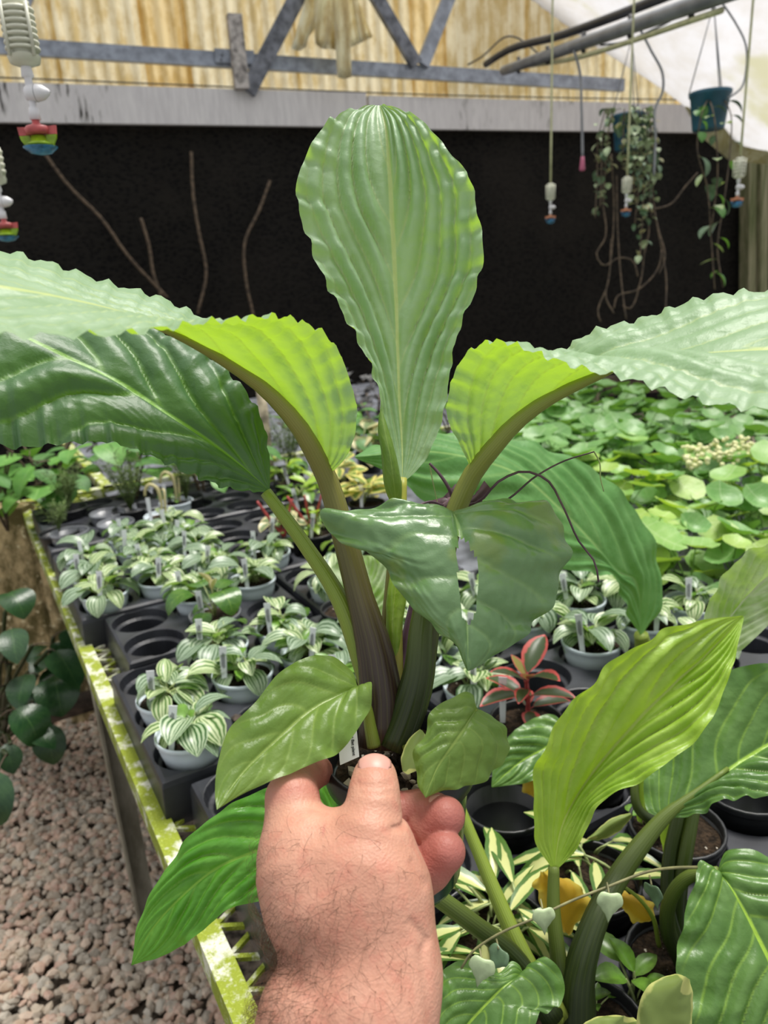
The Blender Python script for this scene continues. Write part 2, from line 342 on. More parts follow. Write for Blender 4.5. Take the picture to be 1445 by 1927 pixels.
n = N('mossy_post'); ps = n.gen(); f1 = n.noise(6., 5, n.map(ps, (5, 5, .3)), .65)
M['post'] = n.end(n.bsdf(n.mix(n.mr(f1, .3, .7), (.10, .12, .05), (.30, .28, .18)), .9, .2))
def gravel(name, src):
    n = N(name); r = n.n('ShaderNodeObjectInfo').outputs['Random'] if src == 'obj' else n.n('ShaderNodeAttribute', attribute_name='tone').outputs['Fac']
    x = n.n('ShaderNodeValToRGB'); n.set(x.inputs[0], r); cr = x.color_ramp; cr.interpolation = 'CONSTANT'
    cols = [(.42, .30, .215), (.55, .37, .28), (.34, .28, .22), (.52, .43, .33), (.30, .26, .21), (.60, .46, .36), (.42, .38, .32), (.50, .33, .26)]
    while len(cr.elements) < len(cols): cr.elements.new(.5)
    for i, q in enumerate(cols): cr.elements[i].position = i/len(cols); cr.elements[i].color = (*q, 1)
    f = n.noise(60., 4, n.gen()); return n.end(n.bsdf(n.mix(n.mth('MULTIPLY', n.mr(f, .35, .7), .5), x.outputs[0], (.58, .51, .42)), .8, .3, n.bump(f, .4, .003)))
M['stone'] = gravel('pinkish_gravel', 'obj'); M['stone_bed'] = gravel('pinkish_gravel_bed', 'attr')
M['ground'] = plain('damp_grit', (.20, .16, .12), .95, .4, 40, .006)

# ================================================================== THE SETTING
rng = random.Random(4)
def quad(name, pts, mat, struct=True, parent=None): return mk(name, pts, [(0, 1, 2, 3)], mat, parent, False, struct=struct)
floor = mk('floor', [(-5, -.6, -.02), (5.5, -.6, -.02), (5.5, 10, -.02), (-5, 10, -.02)], [(0, 1, 2, 3)], M['ground'], None, False, struct=True)
floor['label'] = 'gravel floor of pinkish crushed stone beside and under the bench'
# gravel: icosahedra knocked out of shape
_t = (1+5**.5)/2
ICO_V = np.array([(-1, _t, 0), (1, _t, 0), (-1, -_t, 0), (1, -_t, 0), (0, -1, _t), (0, 1, _t), (0, -1, -_t), (0, 1, -_t), (_t, 0, -1), (_t, 0, 1), (-_t, 0, -1), (-_t, 0, 1)])/1.9
ICO_F = [(0, 11, 5), (0, 5, 1), (0, 1, 7), (0, 7, 10), (0, 10, 11), (1, 5, 9), (5, 11, 4), (11, 10, 2), (10, 7, 6), (7, 1, 8), (3, 9, 4), (3, 4, 2), (3, 2, 6), (3, 6, 8), (3, 8, 9), (4, 9, 5), (2, 4, 11), (6, 2, 10), (8, 6, 7), (9, 8, 1)]
nr = np.random.RandomState(7)
shapes = []
for k in range(6):
    v = ICO_V*(1+nr.uniform(-.22, .22, (12, 1)))*np.array([1, nr.uniform(.62, .85), nr.uniform(.45, .65)]); shapes.append(v)
stone_src = [mk('gravel_stone', v, ICO_F, M['stone'], None, False, local=True) for v in shapes]
cand = []
for i in range(30000):
    s = nr.uniform(-.75, 2.2); t = nr.uniform(-1.5, .15); p = BT(s, t, 0)
    x, y, d = proj(p)
    if d < .4 or x < -120 or x > 620 or y > 2080 or y < 1290: continue
    if nr.rand() > .85: continue
    cand.append((d, p))
cand.sort(key=lambda q: q[0])
vis = [q for q in cand if 0 < proj(q[1])[0] < 430 and proj(q[1])[1] < 1915]
near = set(id(q) for q in vis[:300])
first = set()
bedV, bedF, bedC = [], [], []
for q in cand:
    d, p = q; sz = nr.uniform(.0105, .0195); R = Euler((nr.uniform(-.5, .5), nr.uniform(-.5, .5), nr.uniform(0, 6.28))).to_matrix()
    z = nr.uniform(-.004, .012); k = nr.randint(6)
    if id(q) in near:
        mw = Matrix.Translation((p[0], p[1], z+.004)) @ R.to_4x4() @ Matrix.Scale(sz, 4)
        if k not in first: o = stone_src[k]; first.add(k); o.parent = floor; o.matrix_local = mw
        else: inst(stone_src[k], floor, mw)
    else:
        v = shapes[k]@np.array(R).T*sz+np.array([p[0], p[1], z]); n0 = len(bedV)
        bedV += v.tolist(); bedF += [(a+n0, b+n0, c+n0) for a, b, c in ICO_F]; bedC += [nr.rand()]*12
for k in range(6):
    if k not in first: bpy.data.objects.remove(stone_src[k])
bed = mk('gravel', bedV, bedF, M['stone_bed'], floor, False); bed['kind'] = 'stuff'
ca = bed.data.attributes.new('tone', 'FLOAT', 'POINT'); ca.data.foreach_set('value', bedC)

# back wall: black shade cloth with a few real folds, timber beam on top, fibreglass sheets above
V = []; na, nz_ = 90, 14
for i in range(na):
    a = -2.2+11.5*i/(na-1)
    for j in range(nz_):
        z = 2.66*j/(nz_-1); V.append(WL(a, z, -.04+.025*math.sin(a*5.1)+.012*math.sin(a*13+z*2)))
wall = mk('wall_back', V, grid_faces(na, nz_), M['cloth'], None, True, struct=True); wall['label'] = 'black shade cloth wall behind the bench'
beams = thing('trim_1', '', ''); del beams['label'], beams['category']; beams['kind'] = 'structure'
for a0, a1, z0, z1 in ((-2.2, 2.62, 2.625, 2.862), (2.64, 9.3, 2.615, 2.845)):
    mk('beam_board', *bar(WL(a0, (z0+z1)/2, .06), WL(a1, (z0+z1)/2, .06), .05, z1-z0), M['beam'], beams, False)
# fibreglass gable: each sheet a panel of its own
gable = thing('wall_gable', '', ''); del gable['label'], gable['category']; gable['kind'] = 'structure'
edges = [-2.2, -1.3, -.45, .42, 1.02, 1.32, 2.15, 3.0, 3.12, 3.42, 4.2, 5.0, 5.85, 6.15, 7.0, 7.9]
brown = {4, 8, 12}
for i in range(len(edges)-1):
    a0, a1 = edges[i], edges[i+1]+.03; off = -.16-(.012 if i % 2 else 0); V = []; na = max(8, int((a1-a0)/.0125)); 
    for k in range(na+1):
        a = a0+(a1-a0)*k/na
        for z in (2.70, 3.6, 4.6): V.append(WL(a, z, off+.012*math.sin(a*2*math.pi/.10)))
    mk('corrugated_panel', V, grid_faces(na+1, 3), M['fibre_brown' if i in brown else 'fibre'], gable, True)
# steel truss in front of the gable
truss = thing('roof_truss', 'grey steel roof truss with slanting webs in front of the yellow sheets', 'truss', WP(780, 130, .02))
def tb(n, x0, y0, x1, y1, wpx, m, off=.05, dep=.05):
    a, b = WP(x0, y0, off), WP(x1, y1, off); d = (proj(a)[2]+proj(b)[2])/2
    return mk(n, *bar(a, b, dep, wpx*d/FPX, up=(WN[0], WN[1], 0.)) if False else bar2(a, b, wpx*d/FPX, dep), M[m], truss, False)
def bar2(a, b, wid, dep):                 # wid across in the wall plane, dep out of it
    a = np.asarray(a); b = np.asarray(b); x = b-a; L = np.linalg.norm(x); x = x/L; z = np.array([WN[0], WN[1], 0.]); y = np.cross(z, x); y /= np.linalg.norm(y); z = np.cross(x, y)
    return box((a+b)/2, (L, wid, dep), np.array([x, y, z]).T)
tb('bottom_chord', -60, 83, 1172, 161, 24, 'metal', .05)
tb('web', 580, -45, 466, 172, 30, 'metal_dark', .11, .06)
tb('web', 690, -35, 783, 122, 24, 'metal_dark', .10)
tb('web', 862, -50, 795, 122, 24, 'metal', .10)
tb('web', 75, -60, 45, 15, 18, 'metal', .10)
tb('bracket', 404, 105, 478, 109, 23, 'metal', .085, .03)
post = mk('timber_post', *bar2(WP(440, 28, .13), WP(455, 168, .13), .10, .07), M['post'], None, False); tag(post, 'short weathered timber post standing on the white beam', 'post')
post.data.materials[0] = plain('bleached_timber', (.40, .37, .35), .85, .3, 20)
for i, (x, y) in enumerate(((418, 103), (462, 104), (416, 112))):
    mk('bolt', *tube([WP(x, y, .10), WP(x, y, .112)], .008, 6), M['metal_dark'], truss, False)
# plastic film over the right hand side of the house
A_, B_, C_, D_ = P(845, -60, 6.35), P(1300, 205, 6.85), P(1760, 330, 5.2), P(1700, -700, 2.6)
V = []; nn = 26
for i in range(nn):
    for j in range(nn):
        u, v = i/(nn-1), j/(nn-1); p = (A_*(1-u)+B_*u)*(1-v)+(D_*(1-u)+C_*u)*v
        p = p+np.array([0, 0, -.22*math.sin(math.pi*v)*u+.05*math.sin(7*v+3*u)]); V.append(p)
mk('ceiling', V, grid_faces(nn, nn), M['film'], None, True, struct=True)['label'] = 'sagging milky plastic film roof'
V = []
top = [(1288, 200), (1330, 205), (1390, 200), (1450, 190), (1520, 180)]; bot = [(1296, 215), (1325, 262), (1372, 302), (1440, 309), (1520, 315)]
for i in range(13):
    f = i/12*4
    a = np.array([np.interp(f, range(5), [q[k] for q in top]) for k in (0, 1)]); b = np.array([np.interp(f, range(5), [q[k] for q in bot]) for k in (0, 1)])
    for j in range(7):
        q = a+(b-a)*j/6; V.append(P(q[0], q[1], 6.35+.12*math.sin(i*.9+j*.5)-.03*j))
flap = mk('film_flap', V, grid_faces(13, 7), M['film_dirty']); tag(flap, 'loose algae-stained film hanging over the top right corner of the black wall', 'plastic sheet')
pst = mk('corner_post', *join(*[bar2(WP(x, 300, .12+.04*math.sin(i*2)), WP(x-4, 950, .12+.04*math.sin(i*2)), .095, .12) for i, x in enumerate((1408, 1430, 1452, 1474))]), M['post'], None, False)
tag(pst, 'mossy grooved timber post at the right end of the black wall', 'post')
# low masonry wall and kerb at the far left beyond the bench
_w = lambda x, d: np.array([*P(x, 1100, d)[:2], 0.])
lw = mk('wall_left', *join(bar(_w(-160, 2.75)+np.array([0, 0, .40]), _w(84, 2.75)+np.array([0, 0, .40]), .10, .80), bar(_w(92, 2.6)+np.array([0, 0, .31]), _w(118, 2.6)+np.array([0, 0, .31]), .08, .62)), M['masonry'], None, False, struct=True)
lw['label'] = 'stained tan masonry at the far left'
kb = mk('timber_kerb', *tube([P(60, 1352, 2.35), P(190, 1312, 2.35)], .035, 8, 4), M['dark_timber']); tag(kb, 'grey round timber lying on the ground behind the bench leg', 'log')
rk = random.Random(3)
for k, (x, y) in enumerate(((60, 1262), (82, 1256), (98, 1250), (55, 1272), (130, 1240), (150, 1245), (142, 1258), (75, 1272))):
    q = G(x, y, .05); b = mk('cobble', ICO_V*np.array([.035, .028, .026])*rk.uniform(.8, 1.2)+q, ICO_F, M['stone'], None, True)
    b.location = (0, 0, 0); tag(b, 'tan rounded cobble on the ground beyond the far bench leg', 'stone', 'tan cobbles beyond the bench leg')

# ------------------------------------------------------------------ bench
bench = thing('plant_bench', 'long metal plant bench with mossy yellow edge rail and angle-iron legs', 'bench', BT(.92, 0, 0))
RZ = np.array(Matrix.Rotation(BROT, 3, 'Z'))
def bbox(s0, s1, t0, t1, z0, z1): return box(BT((s0+s1)/2, (t0+t1)/2, (z0+z1)/2), (s1-s0, t1-t0, z1-z0), RZ)
SA, SB, TB = -.75, 4.3, 2.6
mk('rail', *join(bbox(SA, 2.4, .001, .022, .773, .780), bbox(SA, 2.4, -.006, .001, .735, .781)), M['rail'], bench, False)
mk('rail', *join(bbox(2.4, 2.44, -.004, TB, .735, .775), bbox(2.4, SB, .3, .34, .735, .775)), M['rail'], bench, False)
for s, t in ((.92, .0), (2.3, .0), (-.62, .0), (.92, 1.5), (2.3, 1.5)):
    mk('leg', *join(bbox(s-.025, s+.025, t-.002, t+.003, 0, .772), bbox(s+.020, s+.025, t, t+.045, 0, .772)), M['leg'], bench, False)
# expanded metal deck: zigzag strands
parts = []
for i in range(int((2.4-SA)/.05)):
    s = SA+i*.05
    for j in range(5):
        t = .018+j*.045; o = 0 if j % 2 else .025
        parts.append(bar(BT(s+o, t, .768), BT(s+o+.025, t+.045, .768), .006, .006)); parts.append(bar(BT(s+o+.025, t+.045, .768), BT(s+o+.05, t, .768), .006, .006))
dk = mk('wire_mesh', *join(*parts), M['rail'], bench, False); dk['kind'] = 'stuff'
mk('deck', *join(bbox(SA, 2.4, .30, TB, .735, .757), bbox(2.42, SB, .3, TB, .735, .757)), M['metal_dark'], bench, False)

# ------------------------------------------------------------------ plug trays: a block with tapered wells cut out
def tray_mesh(rows, cols, ps, pt, rad=.0585, h=.078):
    L, Wd = rows*ps-.003, cols*pt-.003; bm = bmesh.new()
    def blk(z, g): return [bm.verts.new((x, y, z)) for x, y in ((-L/2-g, -Wd/2-g), (L/2+g, -Wd/2-g), (L/2+g, Wd/2+g), (-L/2-g, Wd/2+g))]
    a, b, b2, c = blk(-h, .004), blk(-.012, .001), blk(-.004, -.001), blk(0, -.006)
    for p, q in ((a, b), (b, b2), (b2, c)):
        for i in range(4): bm.faces.new((p[i], p[(i+1) % 4], q[(i+1) % 4], q[i]))
    bm.faces.new(c); bm.faces.new(a[::-1]); me = bpy.data.meshes.new('plug_tray'); bm.to_mesh(me); bm.free()
    o = bpy.data.objects.new('plug_tray', me); C.objects.link(o)
    V, Fc = [], []
    for i in range(rows):
        for j in range(cols):
            cx, cy = (i-(rows-1)/2)*ps, (j-(cols-1)/2)*pt; prof = [(0.0005, -.068), (rad*.70, -.068), (rad*.80, -.020), (rad*.93, -.018), (rad*1.0, .004), (rad*1.0, .02), (.0005, .02)]
            v, f = lathe(prof, 28, (cx, cy, 0)); n0 = len(V); V += v; Fc += [tuple(q+n0 for q in z) for z in f]
    cut = mk('cut', V, [f[::-1] for f in Fc], None, None, False)
    bmc = bmesh.new(); bmc.from_mesh(cut.data); bmesh.ops.remove_doubles(bmc, verts=bmc.verts, dist=1e-3); bmesh.ops.recalc_face_normals(bmc, faces=bmc.faces); bmc.to_mesh(cut.data); bmc.free()
    md = o.modifiers.new('wells', 'BOOLEAN'); md.operation = 'DIFFERENCE'; md.solver = 'EXACT'; md.use_self = True; md.object = cut
    bv = o.modifiers.new('soften', 'BEVEL'); bv.width = .0016; bv.segments = 2; bv.limit_method = 'ANGLE'; bv.angle_limit = math.radians(50)
    dg = bpy.context.evaluated_depsgraph_get(); me2 = bpy.data.meshes.new_from_object(o.evaluated_get(dg)); me2.materials.clear(); me2.materials.append(M['tray'])
    me2.name = 'plug_tray'
    bpy.data.objects.remove(o); bpy.data.objects.remove(cut)
    return me2
TR = {}
WELLS = []
def tray(s0, t0, rows, cols, ps, label, pt=.127, z=DECK):
    key = (rows, cols, ps)
    if key not in TR: TR[key] = tray_mesh(rows, cols, ps, pt)
    L, Wd = rows*ps-.003, cols*pt-.003
    o = bpy.data.objects.new('plug_tray', TR[key]); C.objects.link(o); p = BT(s0+L/2, t0+Wd/2, z)
    o.location = p; o.rotation_euler = (0, 0, BROT)
    tag(o, label, 'tray', 'slate plug trays on the bench')
    return [[(s0+L/2+(i-(rows-1)/2)*ps, t0+Wd/2+(j-(cols-1)/2)*pt) for j in range(cols)] for i in range(rows)]
T0a = tray(-.442, .052, 3, 3, .1235, 'slate plug tray at the bottom edge of the photo under the leaf tip')
T0b = tray(-.442, .445, 3, 3, .1235, 'slate plug tray under the large potted bat plants at bottom right')
T1a = tray(-.052, .052, 3, 3, .1235, 'slate plug tray with large empty wells just left of the held pot')
T1b = tray(-.052, .445, 3, 3, .1235, 'slate plug tray holding the red-edged plant')
T2a = tray(.337, .018, 3, 3, .1235, 'slate plug tray holding the two white pots nearest the mossy rail')
T2b = tray(.337, .412, 3, 3, .1235, 'slate plug tray behind the stalks of the held plant')
T3a = tray(.728, .055, 2, 3, .1235, 'short slate plug tray with two empty wells set back from the rail')
T3b = tray(.728, .448, 2, 3, .1235, 'slate plug tray in the middle of the bench behind the held plant')
T4a = tray(.992, .012, 4, 3, .1235, 'slate plug tray at the far left full of striped plants by the rail')
T4b = tray(.992, .405, 4, 3, .1235, 'slate plug tray of striped plants in the far middle of the bench')
T5a = tray(1.52, .012, 4, 3, .1235, 'farthest slate plug tray at left with empty clear pots')
T5b = tray(1.52, .405, 4, 3, .1235, 'farthest slate plug tray in the middle under the yellow plants')
T2c = tray(.337, .806, 3, 3, .1235, 'slate plug tray under the right edge of the round-leaved mat')
T1c = tray(-.052, .838, 3, 3, .1235, 'slate plug tray under the pale ribbed leaf at the right edge')
T0c = tray(-.442, .838, 3, 3, .1235, 'slate plug tray with a wide empty well at the right edge of the photo')

# ================================================================== LEAVES
def pl(txt, ds):
    q = [tuple(map(float, a.split(','))) for a in txt.split()]; n = len(q); ds = [ds] if np.ndim(ds) == 0 else ds
    d = np.interp(np.linspace(0, 1, n), np.linspace(0, 1, len(ds)), ds) if len(ds) > 1 else np.full(n, ds[0])
    return np.array([P(x, y, e) for (x, y), e in zip(q, d)])
def leaf(name, L, Mi, Rr, mat, parent, nu=56, nv=33, furrow=.0016, nveins=8, slope=.38, arch=.10, ruffle=.0018, rk=9, seed=1, hole=None, label=None, sgn=1):
    """a blade lofted over its two margins and its midrib, furrowed along the side veins, ruffled at the edge"""
    L, Mi, Rr = spline(L, nu), spline(Mi, nu), spline(Rr, nu); rs = np.random.RandomState(seed); ph = rs.uniform(0, 6.28, 4)
    V = np.zeros((nu, nv, 3)); vv = np.linspace(-1, 1, nv); U = np.linspace(0, 1, nu)
    vv = np.sign(vv)*np.abs(vv)**.9
    for j, v in enumerate(vv):
        a = abs(v); E = L if v < 0 else Rr; V[:, j] = Mi+(E-Mi)*a
    du = np.gradient(V, axis=0); dv = np.gradient(V, axis=1); nrm = np.cross(du, dv); nrm /= np.linalg.norm(nrm, axis=2)[..., None]+1e-9
    nm = nrm.copy()
    for _ in range(3):
        nm[1:-1] = (nm[:-2]+nm[1:-1]*2+nm[2:])/4; nm[:, 1:-1] = (nm[:, :-2]+nm[:, 1:-1]*2+nm[:, 2:])/4
    nm /= np.linalg.norm(nm, axis=2)[..., None]+1e-9
    face = (nm.reshape(-1, 3)*(CAM-V.reshape(-1, 3))).sum(1).mean()
    if face < 0: nm = -nm
    nm = nm*sgn
    hw = (np.linalg.norm(L-Mi, axis=1)+np.linalg.norm(Rr-Mi, axis=1))/2
    A = np.abs(vv)[None, :]; UU = U[:, None]; q1, q2 = rs.uniform(0, 6.28, 6), rs.uniform(.7, 1.3, 6)
    side = np.where(vv > 0, .45, 0.)[None, :]
    warp = .20*np.sin(7*q2[0]*UU+q1[0]+3*vv[None, :])+.08*np.sin(15*q2[1]*UU+q1[1]-3*vv[None, :])+side
    x = (UU-slope*A**1.2)*nveins+warp
    fr = np.abs(np.sin(math.pi*x))**.75; ramp_ = np.random.RandomState(seed+100).uniform(.35, 1.2, 64)
    fr = fr*ramp_[(np.floor(x).astype(int)+20+np.where(vv > 0, 7, 0)[None, :]) % 64]
    env = np.sin(math.pi*np.clip(UU, .02, .98))**.5*(1-A**5)*np.clip(A*4, 0, 1)
    wide = np.clip(hw/.03, .15, 1.2)[:, None]
    disp = furrow*wide*(fr-.5)*env+arch*hw[:, None]*4*A*(1-A)*.5
    disp += ruffle*wide*A**3*(np.sin(2*math.pi*rk*UU+ph[0]+(vv > 0)[None, :]*2)+.6*np.sin(2*math.pi*rk*1.7*UU+ph[1]))
    disp += .0012*wide*np.sin(9*UU+ph[2])*np.sin(4*vv[None, :]+ph[3])
    disp += .0003*wide*np.sin(46*UU+9*np.sin(5*vv[None, :]+ph[0]))*np.sin(15*vv[None, :]+8*np.sin(9*UU+ph[1]))*env
    disp -= .0016*wide*np.exp(-(A/.05)**2)
    V = V+nm*disp[..., None]
    # small teeth in the outline
    def wob(fr_, sd): q = np.random.RandomState(sd); k_ = int(fr_)+2; a_ = q.uniform(-1, 1, k_+1); f_ = U*(k_-1); i_ = np.clip(f_.astype(int), 0, k_-2); t_ = f_-i_; t_ = t_*t_*(3-2*t_); return a_[i_]*(1-t_)+a_[i_+1]*t_
    tooth = {}
    for sd in (0, 1): tooth[sd] = min(1., 9./rk)*(.024*wob(rk*1.6, seed*7+sd)+.018*wob(rk*3.0, seed*11+sd+5))
    for j in (0, 1, nv-2, nv-1):
        E = L if j < 2 else Rr; V[:, j] += (E-Mi)*(tooth[int(j > 1)]*(1 if j in (0, nv-1) else .6))[:, None]
    uv = np.stack(np.broadcast_arrays(UU+warp/nveins, (vv*.5+.5)[None, :]), -1).reshape(-1, 2); VV = V.reshape(-1, 3); Fc = grid_faces(nu, nv)
    if hole is not None:
        pr = np.array([proj(p)[:2] for p in VV]); keep = []
        for f in Fc:
            c = pr[list(f)].mean(0); ins = False; k = len(hole)
            for i in range(k):
                (x1, y1), (x2, y2) = hole[i], hole[(i+1) % k]
                if (y1 > c[1]) != (y2 > c[1]) and c[0] < (x2-x1)*(c[1]-y1)/(y2-y1)+x1: ins = not ins
            if not ins: keep.append(f)
        Fc = keep
    o = mk(name, VV, Fc, M[mat], parent, True, uv)
    if label: o['label'] = label
    return o
def stalk(path, wpx, mat, parent, name='stalk', n=12, m=26, flat=1.0):
    """leaf stalk through pixel/depth points; width in pixels at each end"""
    p = np.array([P(*q) for q in path]); ds = [q[2] for q in path]
    r = [w_/2*d/FPX for w_, d in zip(np.interp(np.linspace(0, 1, len(path)), np.linspace(0, 1, len(wpx)), wpx), ds)]
    v, f = tube(p, r, n, m, flat, .035); return mk(name, v, f, M[mat], parent, True, tube.uv)

# ================================================================== THE HELD BAT PLANT
PC = P(750, 1412, .47); PR = .0475
plant = thing('bat_plant', 'tall potted bat plant with upright pleated leaf held up in the hand', 'plant', PC-np.array([0, 0, .095]))
prof = [(.030, -.094), (.034, -.095), (.0365, -.09), (.0435, -.020), (.0440, -.016)]
mk('pot', *lathe(prof+[(.0415, -.016), (.034, -.088), (.001, -.088)], 40, PC), M['pot_green'], plant)
mk('pot_rim', *lathe([(.0440, -.017), (.0475, -.016), (.0485, -.010), (.0485, -.002), (.0475, .001), (.0455, .001), (.0445, -.002), (.0425, -.018)], 48, PC), M['pot_black'], plant)
def soil_disc(c, r, parent, seed=0, bumps=.003, rings=7, n=28):
    rs = np.random.RandomState(seed); V = [np.array([0, 0, 0.])+c]; Fc = []
    for i in range(1, rings+1):
        for j in range(n): V.append(np.array([r*i/rings*math.cos(6.2832*j/n), r*i/rings*math.sin(6.2832*j/n), rs.uniform(-bumps, bumps)])+c)
    Fc = [(0, 1+j, 1+(j+1) % n) for j in range(n)]
    for i in range(rings-1): Fc += [(1+i*n+j, 1+(i+1)*n+j, 1+(i+1)*n+(j+1) % n, 1+i*n+(j+1) % n) for j in range(n)]
    return mk('soil', V, Fc, M['soil'], parent, True)
soil_disc(PC-np.array([0, 0, .014]), .0425, plant, 3, .0035, 12, 40)
rs = np.random.RandomState(5)
for k in range(26):                       # bark and perlite lumps on the soil
    a, rr = rs.uniform(0, 6.28), rs.uniform(.012, .039); c = PC+np.array([rr*math.cos(a), rr*math.sin(a), -.0105])
    v = shapes[k % 6]*rs.uniform(.0022, .0052)@np.array(Euler(rs.uniform(0, 3, 3)).to_matrix()).T+c
    o = mk('bark_chip', v, ICO_F, M['wood_stake' if k % 3 else 'dark_timber'], plant, False)
sd = P(742, 1396, .445)                    # tiny seedling on the soil
for dx, dz in ((-8, 0), (8, 4), (0, -8)):
    q = P(740+dx, 1393+dz, .443); v, f = lathe([(.0001, .0012), (.0022, .0008), (.0040, .0)], 12, (0, 0, 0)); v = np.array(v)@np.array(Euler((.9, 0, dx*.1)).to_matrix()).T+q
    mk('seedling_leaf', v, f, M['pep_green'], plant)
# stalks, foot to blade
stalk([(712, 1402, .462), (706, 1330, .465), (684, 1250, .472), (640, 1130, .480), (570, 1020, .487), (500, 926, .49)], [44, 42, 38, 30, 26, 22], 'stem_green', plant)
stalk([(716, 1405, .452), (718, 1330, .455), (708, 1240, .462), (674, 1110, .472), (645, 1000, .478), (612, 893, .478), (590, 850, .469), (560, 800, .457), (500, 735, .442), (430, 685, .422), (350, 640, .397), (290, 614, .375)], [84, 78, 66, 50, 46, 42, 38, 34, 28, 22, 16, 8], 'stem_dark', plant)
stalk([(735, 1400, .470), (742, 1290, .478), (742, 1180, .484), (748, 1050, .490), (755, 950, .496), (757, 900, .50)], [34, 34, 32, 28, 24, 18], 'stem_yellow', plant)
stalk([(738, 1408, .446), (758, 1360, .448), (784, 1270, .450), (792, 1180, .452), (815, 1060, .458), (850, 966, .462)], [62, 60, 48, 38, 30, 20], 'stem_dgreen', plant)
stalk([(748, 1402, .475), (785, 1300, .482), (806, 1180, .485), (830, 1070, .490), (862, 950, .492), (892, 888, .488), (922, 850, .479), (972, 795, .469), (1035, 750, .457), (1110, 714, .442), (1180, 684, .425)], [56, 56, 46, 40, 40, 38, 36, 32, 26, 20, 10], 'stem_olive', plant)
stalk([(722, 1404, .478), (726, 1300, .487), (727, 1190, .49), (738, 1060, .493), (744, 960, .494)], [28, 26, 22, 20, 18], 'stem_dark', plant)
stalk([(755, 1380, .47), (760, 1250, .492), (775, 1170, .495), (800, 1060, .505), (832, 955, .51)], [30, 34, 26, 16, 12], 'stem_purple', plant, 'flower_stalk')
stalk([(704, 1405, .440), (697, 1370, .440), (690, 1330, .438), (676, 1292, .435)], [26, 22, 18, 14], 'stem_green', plant)
stalk([(760, 1408, .438), (800, 1395, .432), (850, 1372, .428), (896, 1334, .43)], [12, 11, 10, 9], 'stem_green', plant)
# blades
leaf('leaf', pl('757,908 734,868 722,815 706,715 655,605 605,512 568,415 557,360 572,305 605,245 645,212 700,197', [.5, .505, .51, .508, .505, .515, .545]),
     pl('757,908 757,850 752,760 748,650 744,540 739,430 733,320 726,240 715,198', [.5, .512, .522, .526, .526, .53, .55]),
     pl('759,908 790,880 822,820 845,715 860,635 885,570 908,495 897,400 890,345 845,282 800,232 755,205 720,197', [.5, .505, .51, .508, .505, .515, .545]), 'hero', plant, 110, 81, .0085, 6, .75, -.06, .0020, 14, 2, label='upright pale green pleated leaf')
leaf('leaf', pl('612,900 655,855 672,785 655,705 625,645 560,606 480,597 385,601 290,613 200,624 100,630 0,632 -120,640', [.478, .465, .455, .435, .40, .36, .325, .30, .285, .275, .27]),
     pl('612,900 590,850 560,800 500,735 430,685 350,640 280,611 200,588 100,565 0,545 -140,520', [.48, .472, .46, .445, .425, .40, .375, .355, .335, .32, .30]),
     pl('612,900 622,845 618,775 596,705 556,655 500,622 440,608 385,597 300,560 200,532 100,497 0,470 -140,450', [.482, .495, .51, .52, .52, .51, .49, .47, .455, .44, .425, .41, .39]), 'hero', plant, 110, 61, .0050, 6, .75, .05, .0012, 21, 5, label='arching leaf at left, its underside glowing yellow green')
leaf('leaf', pl('507,926 470,925 430,918 380,900 300,865 200,832 100,838 0,838 -110,800', [.49, .475, .465, .45, .44, .43, .42]),
     pl('506,922 460,880 400,832 320,779 220,715 125,668 40,625 -40,580 -150,520', [.49, .483, .475, .465, .455, .445, .435]),
     pl('508,918 508,872 492,790 462,740 415,690 345,640 240,600 110,570 -20,540 -150,515', [.49, .50, .505, .51, .505, .495, .48]), 'hero_dark', plant, 100, 71, .0085, 5, .50, .05, .0016, 16, 8, label='dark green leaf stretching out to the left under the glowing one')
leaf('leaf', pl('890,888 866,840 842,782 849,722 876,670 908,648 942,644 1000,660 1100,690 1200,713 1300,748 1380,768 1445,773 1600,760', [.488, .475, .465, .455, .44, .425, .41, .395, .375, .36, .345, .335, .325, .30]),
     pl('892,888 922,850 972,795 1035,750 1110,714 1190,680 1270,668 1360,660 1445,652 1600,650', [.49, .482, .472, .46, .445, .425, .41, .395, .385, .36]),
     pl('893,888 885,830 880,780 900,720 945,685 1000,668 1058,655 1120,622 1200,604 1280,575 1360,552 1445,546 1600,560', [.492, .505, .52, .53, .53, .52, .51, .50, .49, .48, .47, .46, .44]), 'hero', plant, 110, 61, .0050, 6, .75, .05, .0012, 21, 13, label='arching leaf at right, pale on top and glowing green beneath')
leaf('leaf', pl('850,962 790,946 730,948 660,962 612,972 622,1000 690,1035 735,1090 775,1148 845,1200 880,1262', [.462, .455, .45, .447, .445, .442, .438, .432, .425, .42, .415]),
     pl('852,962 862,985 872,1040 878,1110 880,1190 880,1262', [.462, .440, .425, .418, .414, .413]),
     pl('856,962 900,950 960,944 1030,948 1062,985 1069,1040 1050,1110 1010,1168 930,1235 882,1262', [.462, .46, .457, .455, .452, .447, .44, .432, .42, .415]), 'holed', plant, 120, 101, .0036, 6, .3, .16, .0026, 6, 21,
     hole=[(859, 1008), (880, 1020), (896, 1050), (899, 1100), (896, 1150), (882, 1178), (868, 1160), (862, 1100)], label='drooping bruised leaf with a torn hole beside its midrib')
